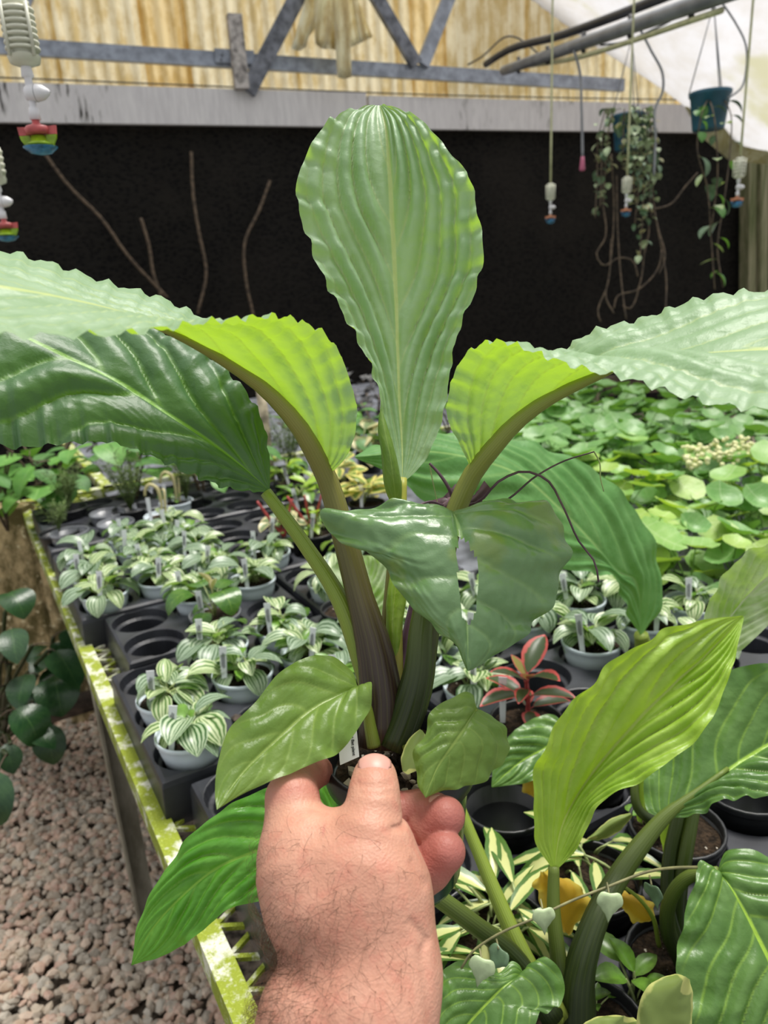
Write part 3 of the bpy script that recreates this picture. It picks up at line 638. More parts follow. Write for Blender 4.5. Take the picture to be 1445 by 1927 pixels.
leaf('leaf', pl('672,1292 664,1262 622,1236 570,1240 520,1272 480,1322 432,1370 411,1430 404,1490 408,1524', [.436, .44, .44, .43, .42, .41, .40, .39, .38, .372]),
     pl('675,1292 590,1332 520,1392 450,1462 408,1524', [.435, .418, .402, .386, .372]),
     pl('677,1292 700,1284 698,1322 672,1370 640,1412 570,1446 500,1474 440,1504 408,1524', [.434, .425, .42, .413, .405, .396, .388, .38, .372]), 'olive', plant, 60, 45, .0030, 6, .4, .10, .0015, 5, 31, label='small olive leaf hanging over the left of the pot rim')
leaf('leaf', pl('897,1332 884,1301 842,1318 808,1344 802,1380 776,1420 785,1455 787,1480 800,1500', [.43, .428, .424, .42, .416, .412, .408, .404, .40]),
     pl('898,1333 862,1388 822,1448 800,1500', [.43, .414, .405, .40]),
     pl('899,1333 930,1350 954,1376 960,1402 942,1440 918,1468 870,1480 822,1492 800,1502', [.43, .432, .432, .43, .425, .42, .412, .405, .40]), 'olive', plant, 56, 45, .0028, 6, .38, .10, .0015, 5, 37, label='small broad leaf hanging over the right of the pot rim')
leaf('leaf', pl('790,1372 770,1390 755,1425 757,1450', [.43, .428, .424, .42]), pl('795,1375 785,1400 772,1430 762,1455', [.428, .424, .42, .418]), pl('800,1382 798,1415 790,1445 768,1458', [.426, .42, .416, .416]), 'tan_leaf', plant, 16, 9, .0005, 4, .3, .1, .0008, 3, 4, label='small yellowing leaf curled on the soil')
leaf('leaf', pl('744,962 728,930 716,850 711,800 716,770', [.494, .49, .488, .49, .49]), pl('747,962 740,900 733,850 722,800 717,770', [.493, .484, .482, .485, .49]), pl('752,962 757,920 748,870 732,815 718,770', [.495, .492, .49, .49, .49]), 'stem_leaf' if 'stem_leaf' in M else 'olive', plant, 36, 17, .0012, 3, .8, .35, .0005, 5, 3, label='narrow young leaf still rolled up')
leaf('leaf', pl('733,1250 727,1180 730,1100 742,1062', [.48, .48, .482, .485]), pl('742,1250 738,1180 745,1100 750,1055', [.476, .474, .476, .48]), pl('752,1250 757,1180 765,1110 758,1058', [.48, .48, .484, .486]), 'lime', plant, 30, 13, .0008, 6, .8, .3, .0004, 4, 6, label='narrow yellow sheath leaf between the stalks')
# dusky flower head behind the drooping leaf, with its whiskers
fl = mk('flower_head', *join(*[(np.array(shapes[i])*np.array([.012, .010, .012])@np.array(Euler((i, i*2, 0)).to_matrix()).T+P(x, y, .52), ICO_F) for i, (x, y) in enumerate(((838, 950), (852, 944), (868, 940), (880, 945)))]), M['bract'], plant)
leaf('bract', pl('862,952 888,935 905,915 912,905', .515), pl('866,954 892,942 910,925 920,915', .508), pl('870,957 897,950 914,935 924,922', .515), 'bract', plant, 12, 7, .0003, 3, .3, .2, .001, 3, 2, label='dusky purple bract')
leaf('bract', pl('824,958 838,940 848,932 858,930', .518), pl('824,962 840,950 850,944 860,940', .51), pl('826,966 842,960 852,956 862,950', .516), 'flower_bract', plant, 12, 7, .0003, 3, .3, .2, .001, 3, 5, label='dusky purple bract')
for pts, w_, mm in (([(845, 950, .515), (900, 945, .50), (940, 905, .49), (985, 887, .49), (1025, 900, .49), (1060, 955, .48), (1090, 1020, .475), (1120, 1060, .475), (1126, 1095, .475)], 6, 'stem_purple'),
                    ([(850, 950, .515), (945, 945, .50), (1010, 895, .50), (1060, 868, .50), (1118, 850, .50)], 5, 'stem_purple'),
                    ([(856, 950, .515), (845, 920, .51), (825, 890, .51), (808, 872, .51)], 9, 'stem_purple'), ([(808, 872, .51), (814, 905, .51), (824, 950, .512)], 3, 'pep_stem'),
                    ([(836, 952, .513), (810, 944, .505), (795, 948, .50), (780, 955, .495)], 6, 'stem_purple'), ([(1118, 850, .50), (1128, 870, .50), (1130, 900, .50), (1136, 925, .50)], 3, 'pep_stem')):
    stalk(pts, [w_, w_*.6], mm, plant, 'whisker', 6, 22)
# written label in the pot
def text_mesh(txt, size, shear=.25):
    cu = bpy.data.curves.new('t', 'FONT'); cu.body = txt; cu.size = size; cu.shear = shear; cu.extrude = 0.00012; cu.resolution_u = 3; cu.offset = size*.012
    o = bpy.data.objects.new('t', cu); C.objects.link(o); dg = bpy.context.evaluated_depsgraph_get(); me = bpy.data.meshes.new_from_object(o.evaluated_get(dg))
    V = np.array([v.co[:] for v in me.vertices]); Fc = [tuple(p.vertices) for p in me.polygons]; bpy.data.objects.remove(o); return V, Fc
def frame_label(bl, br, tl, thick):          # a slab from three corners
    bl, br, tl = map(np.asarray, (bl, br, tl)); nz = np.cross(br-bl, tl-bl); nz /= np.linalg.norm(nz); tr = tl+br-bl
    q = [bl, br, tr, tl]; return [p-nz*thick/2 for p in q]+[p+nz*thick/2 for p in q], [(3, 2, 1, 0), (4, 5, 6, 7), (0, 1, 5, 4), (1, 2, 6, 5), (2, 3, 7, 6), (3, 0, 4, 7)], nz
bl, br, tl = P(640, 1440, .436), P(676, 1424, .437), P(630, 1320, .452)
v, f, nz = frame_label(bl, br, tl, .0006)
lab = mk('plant_label', v, f, M['label_white'], plant, False); lab['label'] = 'white plant label with black writing'
tv, tf_ = text_mesh('t Bat plant', .0026, .3)
ex = (bl-tl)/np.linalg.norm(bl-tl); ey = (br-bl)/np.linalg.norm(br-bl)   # writing runs down the label
org = tl+(br-bl)*.68+(bl-tl)*.655
if nz@Fw > 0: nz = -nz
mk('lettering', org+np.outer(tv[:, 0]*.98, ex)+np.outer(tv[:, 1], ey)+np.outer(tv[:, 2]+.0006, nz), tf_, M['ink'], lab, False)

# ================================================================== THE HAND
def to_cam(q):                              # pixel/depth -> camera frame (right, up, depth)
    x, y, d = q; return np.array([(x-CX)/FPX*d, -(y-CY)/FPX*d, d])
def chain(pts, k):                          # (x, y, depth, radius px)
    out = []
    for a, b in zip(pts[:-1], pts[1:]): out.append((to_cam(a[:3]), to_cam(b[:3]), a[3]*a[2]/FPX, b[3]*b[2]/FPX, k))
    return out
BODY = chain([(555, 2120, .335, 122), (600, 1915, .355, 106), (660, 1800, .368, 92), (606, 1695, .378, 103), (582, 1625, .385, 92), (576, 1604, .388, 80)], .010)
BODY += chain([(700, 2120, .335, 126), (704, 1905, .352, 110), (722, 1825, .362, 98), (706, 1745, .370, 96), (708, 1680, .373, 93), (690, 1622, .378, 90), (696, 1580, .382, 66)], .012)
BODY += chain([(640, 1700, .372, 100), (636, 1636, .380, 84)], .010)
BODY += chain([(585, 1618, .398, 84), (650, 1625, .405, 80), (700, 1640, .405, 78)], .010)
THUMB = chain([(694, 1560, .380, 66), (702, 1520, .385, 50), (704, 1488, .391, 45), (705, 1464, .397, 42)], .0035)
INDEX = chain([(556, 1576, .390, 63), (550, 1502, .402, 49), (562, 1468, .425, 38), (600, 1446, .458, 31), (640, 1452, .515, 28), (700, 1470, .540, 27)], .003)
FING = [chain([(705, 1560, .415, 38), (752, 1526, .420, 34), (790, 1518, .418, 29), (822, 1517, .414, 25)], .0012),
        chain([(700, 1610, .412, 46), (762, 1578, .416, 40), (800, 1558, .414, 38), (838, 1536, .408, 37)], .0012),
        chain([(740, 1680, .398, 44), (772, 1660, .402, 41), (806, 1634, .402, 40), (838, 1602, .398, 38)], .0012)]
h = .00115
lo = np.array([-.076, -.300, .300]); hi = np.array([.046, -.120, .560])
lo = np.array([-.0800, -.268, .292]); hi = np.array([.050, -.118, .452])
ax = [np.arange(lo[i], hi[i], h) for i in range(3)]
GX, GY, GZ = np.meshgrid(*[a.astype(np.float32) for a in ax], indexing='ij')
def cap(F, pr, soft=True):
    a, b, ra, rb, k = pr; ab = b-a; L2 = float(ab@ab)
    pad = max(ra, rb)+.022; mn = np.minimum(a, b)-pad; mx = np.maximum(a, b)+pad
    sl = tuple(slice(max(0, int((mn[i]-lo[i])/h)), max(0, min(len(ax[i]), int((mx[i]-lo[i])/h)+1))) for i in range(3))
    x, y, z = GX[sl]-a[0], GY[sl]-a[1], GZ[sl]-a[2]
    if x.size == 0: return
    t = np.clip((x*ab[0]+y*ab[1]+z*ab[2])/L2, 0, 1)
    d = np.sqrt((x-ab[0]*t)**2+(y-ab[1]*t)**2+(z-ab[2]*t)**2)-(ra+(rb-ra)*t)
    o = F[sl]; hh = np.maximum(k-np.abs(o-d), 0)/k; F[sl] = np.minimum(o, d)-hh*hh*k*.25
Fh = np.full(GX.shape, .03, np.float32)
for pr in BODY+THUMB+INDEX: cap(Fh, pr)
for ch in FING:
    Ff = np.full(GX.shape, .03, np.float32)
    for pr in ch: cap(Ff, (*pr[:4], .004))
    k = .0007; hh = np.maximum(k-np.abs(Fh-Ff), 0)/k; Fh = np.minimum(Fh, Ff)-hh*hh*k*.25
def crease(x0, y0, x1, y1, d, depth, wd):   # a skin fold pressed into the surface
    a, b = to_cam((x0, y0, d)), to_cam((x1, y1, d)); ab = (b-a)[:2]; L2 = ab@ab
    t = np.clip(((GX-a[0])*ab[0]+(GY-a[1])*ab[1])/L2, 0, 1); q = np.sqrt((GX-a[0]-ab[0]*t)**2+(GY-a[1]-ab[1]*t)**2)
    Fh[...] += (depth*np.exp(-(q/wd)**2)*(np.abs(GZ-d) < .05)).astype(np.float32)
for c_ in ((738, 1548, 760, 1556, .375, .0012, .0012), (722, 1542, 757, 1548, .378, .0006, .0010), (672, 1473, 735, 1472, .385, .0006, .0010), (676, 1482, 734, 1484, .385, .0005, .0009),
           (768, 1560, 792, 1600, .40, .0010, .0013), (790, 1760, 806, 1900, .36, .0016, .0022), (770, 1700, 800, 1745, .365, .0010, .0016), (540, 1790, 600, 1815, .36, .0012, .004)): crease(*c_)
def surface_nets(F, lo, h):
    ins = F < 0; nx, ny, nz = F.shape; cnt = np.zeros((nx-1, ny-1, nz-1), np.int8); acc = np.zeros((nx-1, ny-1, nz-1, 3), np.float32)
    def sl(o): return tuple(slice(o[i], F.shape[i]-1+o[i]) for i in range(3))
    cs = [(i, j, k) for i in (0, 1) for j in (0, 1) for k in (0, 1)]
    for a in cs:
        for axi in range(3):
            if a[axi]: continue
            b = list(a); b[axi] = 1; fa, fb = F[sl(a)], F[sl(b)]; m = (fa < 0) != (fb < 0)
            if not m.any(): continue
            t = fa[m]/(fa[m]-fb[m]); q = np.tile(np.array(a, np.float32), (len(t), 1)); q[:, axi] += t; acc[m] += q; cnt[m] += 1
    m = cnt > 0; idx = -np.ones(m.shape, np.int64); idx[m] = np.arange(m.sum()); ijk = np.argwhere(m)
    V = lo+(ijk+acc[m]/cnt[m][:, None])*h; Fc = []
    for axi in range(3):
        b, c = (axi+1) % 3, (axi+2) % 3; s0 = [slice(None)]*3; s0[axi] = slice(0, -1); s1 = [slice(None)]*3; s1[axi] = slice(1, None)
        ch = np.argwhere(ins[tuple(s0)] != ins[tuple(s1)]); ok = (ch[:, b] > 0) & (ch[:, c] > 0) & (ch[:, b] < F.shape[b]-1) & (ch[:, c] < F.shape[c]-1); ch = ch[ok]
        def cell(db, dc): q = ch.copy(); q[:, b] -= db; q[:, c] -= dc; return idx[q[:, 0], q[:, 1], q[:, 2]]
        qd = np.stack([cell(1, 1), cell(0, 1), cell(0, 0), cell(1, 0)], 1); fl_ = ~ins[ch[:, 0], ch[:, 1], ch[:, 2]]; qd[fl_] = qd[fl_][:, ::-1]
        Fc.append(qd[(qd >= 0).all(1)])
    return V, np.vstack(Fc)
hv, hf = surface_nets(Fh, lo, h)
_q = hv[hf]; _vol = np.einsum('ij,ij->i', _q[:, 0], np.cross(_q[:, 1], _q[:, 2])).sum()+np.einsum('ij,ij->i', _q[:, 0], np.cross(_q[:, 2], _q[:, 3])).sum()
if _vol > 0: hf = hf[:, ::-1]            # the camera frame (right, up, depth) is left-handed
hw_ = CAM+hv[:, :1]*Rt+hv[:, 1:2]*Up+hv[:, 2:]*Fw
wrist = P(660, 1850, .37)
hand = thing('hand', 'bare hairy forearm and hand gripping the pot, thumb on its rim', 'hand', wrist)
body = mk('skin', hw_, hf.tolist(), M['skin'], hand)
sm = body.modifiers.new('smooth', 'SMOOTH'); sm.iterations = 3; sm.factor = .5
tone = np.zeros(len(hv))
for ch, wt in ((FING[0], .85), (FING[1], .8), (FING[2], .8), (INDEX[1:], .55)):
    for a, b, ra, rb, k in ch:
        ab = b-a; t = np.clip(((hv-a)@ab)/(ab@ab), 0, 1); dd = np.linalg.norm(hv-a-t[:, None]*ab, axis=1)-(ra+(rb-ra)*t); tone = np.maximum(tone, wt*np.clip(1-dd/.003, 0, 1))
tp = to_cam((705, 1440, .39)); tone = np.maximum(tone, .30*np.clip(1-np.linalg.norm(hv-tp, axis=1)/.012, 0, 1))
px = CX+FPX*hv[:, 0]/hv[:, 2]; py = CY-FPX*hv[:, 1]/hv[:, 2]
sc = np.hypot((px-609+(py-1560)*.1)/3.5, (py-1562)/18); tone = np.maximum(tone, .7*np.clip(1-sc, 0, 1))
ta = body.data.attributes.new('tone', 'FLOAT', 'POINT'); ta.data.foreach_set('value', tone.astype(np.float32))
def nail(c, r, ux, uy, uz, a0, b0, b1, name='finger_nail'):
    V = []; na, nb = 13, 9
    for i in range(na):
        a = -a0+2*a0*i/(na-1)
        for j in range(nb):
            s_ = j/(nb-1); b = b0+(b1-b0)*s_; ed = 1-.18*(abs(a)/a0)**4*(s_ > .7)
            rr = r*(1.015-.03*(abs(a)/a0)**6)
            V.append(c+rr*(math.sin(a*ed)*ux+math.cos(a*ed)*(math.cos(b)*uy+math.sin(b)*uz)))
    Fc = grid_faces(na, nb); o = mk(name, V, Fc, M['nail'], hand); so = o.modifiers.new('thick', 'SOLIDIFY'); so.thickness = .0007; so.offset = 0; return o
tc = P(705, 1464, .397); nail(tc, 43*.397/FPX, Rt, Up, -Fw, .80, math.radians(-10), math.radians(56), 'thumb_nail')
tc = P(820, 1517, .414); nail(tc, 25*.414/FPX*1.03, Rt*.96+Up*.25, Up*.9-Rt*.2, -Fw, .85, math.radians(15), math.radians(75))
# hairs on the back of the hand and the forearm
me = body.data; nrmv = np.zeros(len(hv)*3); me.vertices.foreach_get('normal', nrmv); nrmv = nrmv.reshape(-1, 3); co = hw_
tov = CAM-co; tov /= np.linalg.norm(tov, axis=1)[:, None]; fac = (nrmv*tov).sum(1)
wgt = (fac > -.35)*(py > 1545)*(px < 770-(py < 1620)*30)*np.clip((py-1520)/230, .12, 1)*np.where(px < 640, 1.0, .5)
wgt = wgt*np.where((py > 1720) & (px < 600), 2.6, 1.0); wgt /= wgt.sum(); rs = np.random.RandomState(11)
sel = rs.choice(len(hv), 1300, p=wgt); HV, HF = [], []
for i in sel:
    p0 = co[i]; n_ = nrmv[i]; g = -Up*.5+Rt*rs.uniform(-1.1, .9)+Up*rs.uniform(-.9, .9); g = g-n_*(g@n_); g /= np.linalg.norm(g)+1e-9
    ln = rs.uniform(.005, .013)*(1.25 if py[i] > 1720 else 1.); cv = rs.uniform(-.9, .9); sd_ = np.cross(n_, g); pts = []
    for s_ in np.linspace(0, 1, 6): pts.append(p0-n_*.0003+n_*ln*(.42*math.sin(2.6*s_))+g*ln*s_*.9+sd_*ln*cv*s_*s_*.8)
    v, f = tube(pts, [.00008, .00004], 3); n0 = len(HV); HV += v; HF += [tuple(q+n0 for q in z) for z in f]
hr = mk('hair', HV, HF, M['hair'], hand); hr['kind'] = 'stuff'

# ================================================================== POTS AND SMALL PLANTS ON THE TRAYS
def pot_mesh(name, r, hgt, mat, rim=.003, lip=.004):
    prof = [(.001, -hgt), (r*.70, -hgt), (r*.72, -hgt+.002), (r*.93, -lip*2), (r*.97, -lip*2), (r, -lip*1.6), (r, -.0012), (r-.001, 0), (r-rim+.001, 0), (r-rim, -.0012), (r*.92, -.02), (r*.68, -hgt+.004), (.001, -hgt+.004)]
    o = mk(name, *lathe(prof, 28), mat, None, True, local=True); me = o.data; bpy.data.objects.remove(o); return me
PM = {'white': pot_mesh('pot', .053, .075, M['pot_white']), 'clear': pot_mesh('pot', .053, .075, M['pot_clear']), 'black': pot_mesh('pot', .055, .08, M['pot_black'], .004, .005)}
def soil_mesh(r):
    o = soil_disc(np.zeros(3), r, None, 2, .002, 5, 20); me = o.data; bpy.data.objects.remove(o); return me
SM = soil_mesh(.049)
v, f = box((0, 0, 0), (.0125, .0012, .085)); v = np.array(v); v[v[:, 2] < 0, 0] *= .55
_o = mk('plant_label', v, f, M['label_white'], None, False, local=True); LM = _o.data; bpy.data.objects.remove(_o)
_o = mk('print', *join(*[box((x, -.0010, .018), (.0012, .0004, .030-abs(x)*3)) for x in (-.0028, -.0006, .0016)]), M['pot_clear'], None, False, local=True); LP = _o.data; bpy.data.objects.remove(_o)
def obj(name, me, parent, mw=None):
    o = bpy.data.objects.new(name, me); C.objects.link(o); o.parent = parent
    if mw is not None: o.matrix_local = mw
    return o
def leaf_template(length, width, pet, rise, droop, fold, lm, sm_, shape=.9, nu=7, nv=5, round_=.8, tip=0., twist=0.):
    """stalk from the origin, then a blade that leaves it along +X; two materials"""
    V, Fc, uv, mi = [], [], [], []
    ca, sa = math.cos(rise), math.sin(rise); p0 = np.array([pet*ca*.75, 0, pet*sa])
    tv_, tf2 = tube([(0, 0, 0), (p0[0]*.45, 0, p0[2]*.6), tuple(p0)], [.0017*max(1, length/.05)**.5, .0011], 4, 4); V += [tuple(q) for q in tv_]; Fc += tf2; uv += [(.5, .5)]*len(tv_); mi += [1]*len(tf2)
    n0 = len(V)
    for i in range(nu):
        u = i/(nu-1); ang = rise*.55-droop*u; 
        if i == 0: c = p0.copy()
        else: c = c+np.array([math.cos(ang), 0, math.sin(ang)])*length/(nu-1)
        wd = width/2*max(.02, math.sin(math.pi*min(1, (u*.97+.02))**shape))**round_*(1-tip*u*u)
        nrm = np.array([-math.sin(ang), 0, math.cos(ang)])
        for j in range(nv):
            v_ = -1+2*j/(nv-1); tw = twist*u
            V.append(c+np.array([0, v_*wd*math.cos(tw), 0])+nrm*(abs(v_)**1.3*wd*fold+v_*wd*math.sin(tw))); uv.append((u, v_*.5+.5))
    g = [tuple(q+n0 for q in z) for z in grid_faces(nu, nv)]; Fc += g; mi += [0]*len(g)
    o = mk('leaf', V, Fc, None, None, True, uv, local=True, mats=[lm, sm_], midx=mi); me = o.data; bpy.data.objects.remove(o); return me
def variants(lms, st, k, L, Wd, pet, rise, droop, fold, seed=1, **kw):
    r = random.Random(seed); return [leaf_template(L*r.uniform(.85, 1.15), Wd*r.uniform(.85, 1.15), pet*r.uniform(.8, 1.2), rise+r.uniform(-.25, .25), droop*r.uniform(.5, 1.5), fold*r.uniform(.3, 1.6), lms[i % len(lms)], st, twist=r.uniform(-.5, .5), **kw) for i in range(k)]
PEP = variants(M['pep'], M['pep_stem'], 9, .046, .030, .026, .95, 1.0, .35, 2)
PEPS = variants([M['pep_green'], M['pep'][1]], M['pep_stem'], 4, .030, .020, .018, 1.1, .6, .4, 3)
def crown(parent, c, temps, nl, rg, smin=.8, smax=1.2, tilt=.5, name='leaf', spread=.012, zr=0.):
    for k in range(nl):
        az = 2.4*k+rg.uniform(-.4, .4); a = rg.uniform(0, 6.28); rr = spread*math.sqrt(rg.random())
        tl = rg.uniform(-tilt, tilt*.6)
        mw = Matrix.Translation(Vector(c)+Vector((rr*math.cos(a), rr*math.sin(a), rg.uniform(0, zr)))) @ Matrix.Rotation(az, 4, 'Z') @ Matrix.Rotation(-tl, 4, 'Y') @ Matrix.Scale(rg.uniform(smin, smax), 4)
        obj(name, temps[rg.randrange(len(temps))], parent, mw)
def potted(name, label, s, t, kind, temps, nl, seed, cat='plant', group=None, z=.868, labels=1, smin=.8, smax=1.2, tilt=.5, spread=.014, soil=True, loc=None, zr=.008, lab_dir=None):
    rg = random.Random(seed); p = BT(s, t, z) if loc is None else np.array(loc)
    th = thing(name, label, cat, p, group); obj('pot', PM[kind], th, Matrix.Translation((0, 0, 0)))
    if soil: obj('soil', SM, th, Matrix.Translation((0, 0, -.012)))
    for k in range(labels):
        a = (rg.uniform(3.6, 5.0) if lab_dir is None else lab_dir)+k*1.7
        lb = obj('plant_label', LM, th, Matrix.Translation((.036*math.cos(a), .036*math.sin(a), .018)) @ Matrix.Rotation(rg.uniform(-.5, .5), 4, 'Z') @ Matrix.Rotation(rg.uniform(-.18, .18), 4, 'Y') @ Matrix.Rotation(-.12, 4, 'X'))
        if s < 1.2: obj('print', LP, lb, Matrix.Identity(4))
    if temps: crown(th, (0, 0, -.010), temps, nl, rg, smin, smax, tilt, spread=spread, zr=zr)
    return th
GP = 'striped-leaf plants in white pots'
pl_ = [  # s, t, leaves, seed, label
 (T2a[0][0], 17, 11, 'striped plant in the white pot nearest the held plant, its tag at left'), (T2a[1][0], 15, 12, 'striped plant in a white pot beside the rail, second from the front'),
 (T2a[1][1], 16, 13, 'striped plant in a pale pot just left of the long green stalk'), (T2a[2][1], 15, 14, 'striped plant with one big banded leaf, its white tag leaning left'),
 (T2a[1][2], 17, 15, 'striped plant hanging right behind the olive leaf over the pot'), (T2a[2][2], 16, 16, 'striped plant with dark drooping leaves left of the brown stalk'), (T2a[0][2], 14, 17, 'striped plant half hidden by the olive leaf'),
 (T3a[1][1], 15, 18, 'striped plant behind the round-leaved plant'), (T3a[1][2], 14, 19, 'striped plant in the second row behind the green stalk'),
 (T4a[0][0], 19, 20, 'striped plant spilling over the front corner of the far left tray'), (T4a[1][0], 17, 21, 'striped plant second from the front along the far rail'), (T4a[2][0], 16, 22, 'striped plant third from the front along the far rail'),
 (T4a[0][1], 16, 23, 'striped plant beside the corner pot of the far left tray'), (T4a[1][1], 18, 24, 'bushy striped plant in the middle of the far left tray'), (T4a[2][1], 17, 25, 'pale striped plant towards the back of the far left tray'),
 (T4a[3][1], 14, 26, 'striped plant at the back of the far left tray'), (T4a[0][2], 15, 27, 'striped plant under the dark leaf tip at left'), (T4a[1][2], 16, 28, 'striped plant behind the tall twin cream leaves'), (T4a[2][2], 15, 29, 'striped plant below the curling cream shoot'),
 (T4a[3][2], 13, 30, 'striped plant below the farther cream shoot'), (T4b[0][0], 15, 31, 'striped plant seen between the two left stalks'), (T4b[1][1], 14, 32, 'striped plant behind the brown stalk'), 
 (T3b[0][0], 15, 33, 'striped plant right behind the foot of the brown stalk'), (T3b[1][1], 13, 34, 'striped plant glimpsed behind the yellow stalk'), (T2b[0][0], 15, 35, 'striped plant right of the stalks above the pot'), (T2b[1][0], 14, 36, 'striped plant seen through the torn leaf'),
 (T2b[0][1], 15, 37, 'striped plant behind the torn leaf tip'), (T2b[1][1], 14, 38, 'striped plant behind the right half of the torn leaf'), (T1b[2][2], 18, 39, 'striped plant with a big banded leaf right of the wooden stake'), (T2b[0][2], 15, 40, 'striped plant above the banded one right of the stake'),
 (T2b[2][1], 13, 41, 'striped plant in shade under the broad back leaf'), (T1b[2][0], 12, 42, 'sparse striped plant behind the red-edged plant'), (T2c[0][0], 16, 43, 'striped plant at the corner of the round-leaved mat'), (T2c[0][1], 15, 44, 'striped plant under the pale ribbed leaf at right'), (T1c[2][0], 15, 46, 'striped plant right of the folded leaf end, at the corner of a tray'), (T1c[2][1], 15, 47, 'striped plant nearest the right edge under the ribbed leaf'), (T1c[1][0], 14, 48, 'striped plant hidden below the tip of the lime leaf'), (T2b[1][2], 14, 45, 'striped plant below the folded end of the broad back leaf')]
for (s, t), nl, sd_, lb in pl_: potted('striped_plant', lb, s, t, 'white', PEP+PEPS, nl+7, sd_, group=GP, smin=.85, smax=1.45)
# empty wells hold empty pots here and there
for (s, t), k, lb in ((T1a[0][2], 'black', 'empty black pot right behind the curled fingers'), (T0b[2][1], 'black', 'empty black pot at the right edge under the dark leaf'), (T5a[0][1], 'clear', 'empty smoky pot in front of the feathery plants'), (T5a[1][1], 'clear', 'empty smoky pot at the back left, rim over rim'),
                      (T5a[0][0], 'clear', 'empty smoky pot by the far end of the rail'), (T5a[1][2], 'clear', 'empty smoky pot behind the feathery tuft'), (T1b[0][1], 'black', 'empty black pot beside the yellowing leaf')):
    o = obj('empty_pot', PM[k], None); o.location = BT(s, t, .868); tag(o, lb, 'pot', 'empty pots in the trays')
# plant with round glossy leaves
HP = [leaf_template(.068*k, .060*k, .085*k, r_, d_, .05, M['heartp'], M['pep_stem'], .62, 9, 9, .62) for k, r_, d_ in ((1, .75, 1.9), (.95, .9, 2.1), (.8, 1.2, 1.3))]
HN = [leaf_template(.05, .016, .06, 1.35, .15, .7, M['cvar'], M['pep_stem'], .9), leaf_template(.035, .03, .04, .9, 1.2, .1, M['heartp'], M['pep_stem'], .62)]
th = potted('round_leaf_plant', 'plant with large round glossy leaves facing forward in a smoky pot', *T3a[0][1], 'clear', None, 0, 50, lab_dir=4.2)
for me, az, rot, sc_ in ((HP[0], 3.75, .1, 1.05), (HP[1], 5.35, 0, 1.1), (HP[0], 2.3, .2, .9), (HP[2], .9, 0, .9), (HP[1], 4.5, -.45, .7), (HN[0], 4.4, .15, 1.2), (HN[0], 5.2, .1, 1.05), (HN[1], 4.0, 0, 1), (HN[1], 5.9, .2, 1.1), (HP[2], 0, 0, .8)):
    obj('leaf', me, th, Matrix.Translation((0, 0, -.01)) @ Matrix.Rotation(az, 4, 'Z') @ Matrix.Rotation(-rot, 4, 'Y') @ Matrix.Scale(sc_, 4))
# red-edged plant
RD = [leaf_template(.062, .030, .018, r_, d_, .35, M[m_], M['red_stem'], .85) for r_, d_, m_ in ((1.25, .5, 'red_edge'), (.75, .6, 'red_edge'), (1.35, .1, 'red_young'), (.45, .5, 'red_edge'))]
th = potted('red_edged_plant', 'plant with dark leaves edged in coral red beside the wooden stake', *T1b[1][0], 'black', None, 0, 51, labels=1, lab_dir=2.7)
mk('stem', *tube([(0, 0, -.015), (.002, 0, .03), (0, .002, .062)], [.004, .003], 8, 6), M['red_stem'], th, local=True)
for k, (i, az, zz, sc_) in enumerate(((0, 5.2, .05, 1.15), (0, 1.0, .055, 1.2), (1, 3.6, .03, 1.15), (2, 4.6, .055, .7), (2, 2.2, .06, .6), (1, 5.9, .03, 1.0), (1, 2.4, .028, 1.), (3, 4.7, .012, .9), (3, .2, .012, .95), (3, 1.4, .01, .8), (1, 4.3, .045, .75), (0, 3.3, .05, .9))):
    obj('leaf', RD[i], th, Matrix.Translation((0, 0, zz)) @ Matrix.Rotation(az, 4, 'Z') @ Matrix.Scale(sc_, 4))
a = G(1032, 1350, .80); st_ = mk('stake', *bar(a, a+np.array([0, 0, .34]), .020, .016), M['wood_stake'], None, False); tag(st_, 'weathered square wooden stake beside the red-edged plant', 'stake')
# curled cream shoots, white stake, yellow-variegated plants at the back
for lb, s, t, sd_ in (('plant with a curled cream shoot, nearer of two, at far left', T5b[0][0][0]-.02, .33, 3), ('plant with a curled cream shoot, farther of two', T5b[0][0][0]+.10, .405, 4)):
    th = potted('cream_shoot_plant', lb, s, t, 'white', PEPS, 5, sd_, labels=1, smin=.6, smax=.9)
    mk('shoot', *tube([(0, 0, -.01), (.004, 0, .05), (-.004, 0, .085), (-.022, 0, .095), (-.036, 0, .08), (-.04, 0, .06)], [.003, .0055, .004], 7, 16), M['cream_plastic'] if False else M['cvar'], th, local=True)
    mk('shoot', *tube([(.01, .005, -.01), (.012, .012, .04), (.01, .024, .07), (0, .036, .068)], [.003, .004, .003], 7, 12), M['cvar'], th, local=True)
ws = G(512, 930, .79); ws = mk('stake', *tube([ws, ws+np.array([0, 0, .42])], .017, 10), M['wood_stake']); tag(ws, 'pale round stake standing behind the left stalks', 'stake')
YV = variants([M['yvar']], M['pep_stem'], 6, .055, .038, .03, .9, .9, .25, 7); CV = variants([M['cvar']], M['pep_stem'], 5, .06, .045, .035, .9, .9, .25, 8); YG = variants([M['lime'], M['pep_green']], M['pep_stem'], 5, .05, .03, .03, 1.0, .9, .2, 9)
def spot(x, y, z=.87): return G(x, y, z)
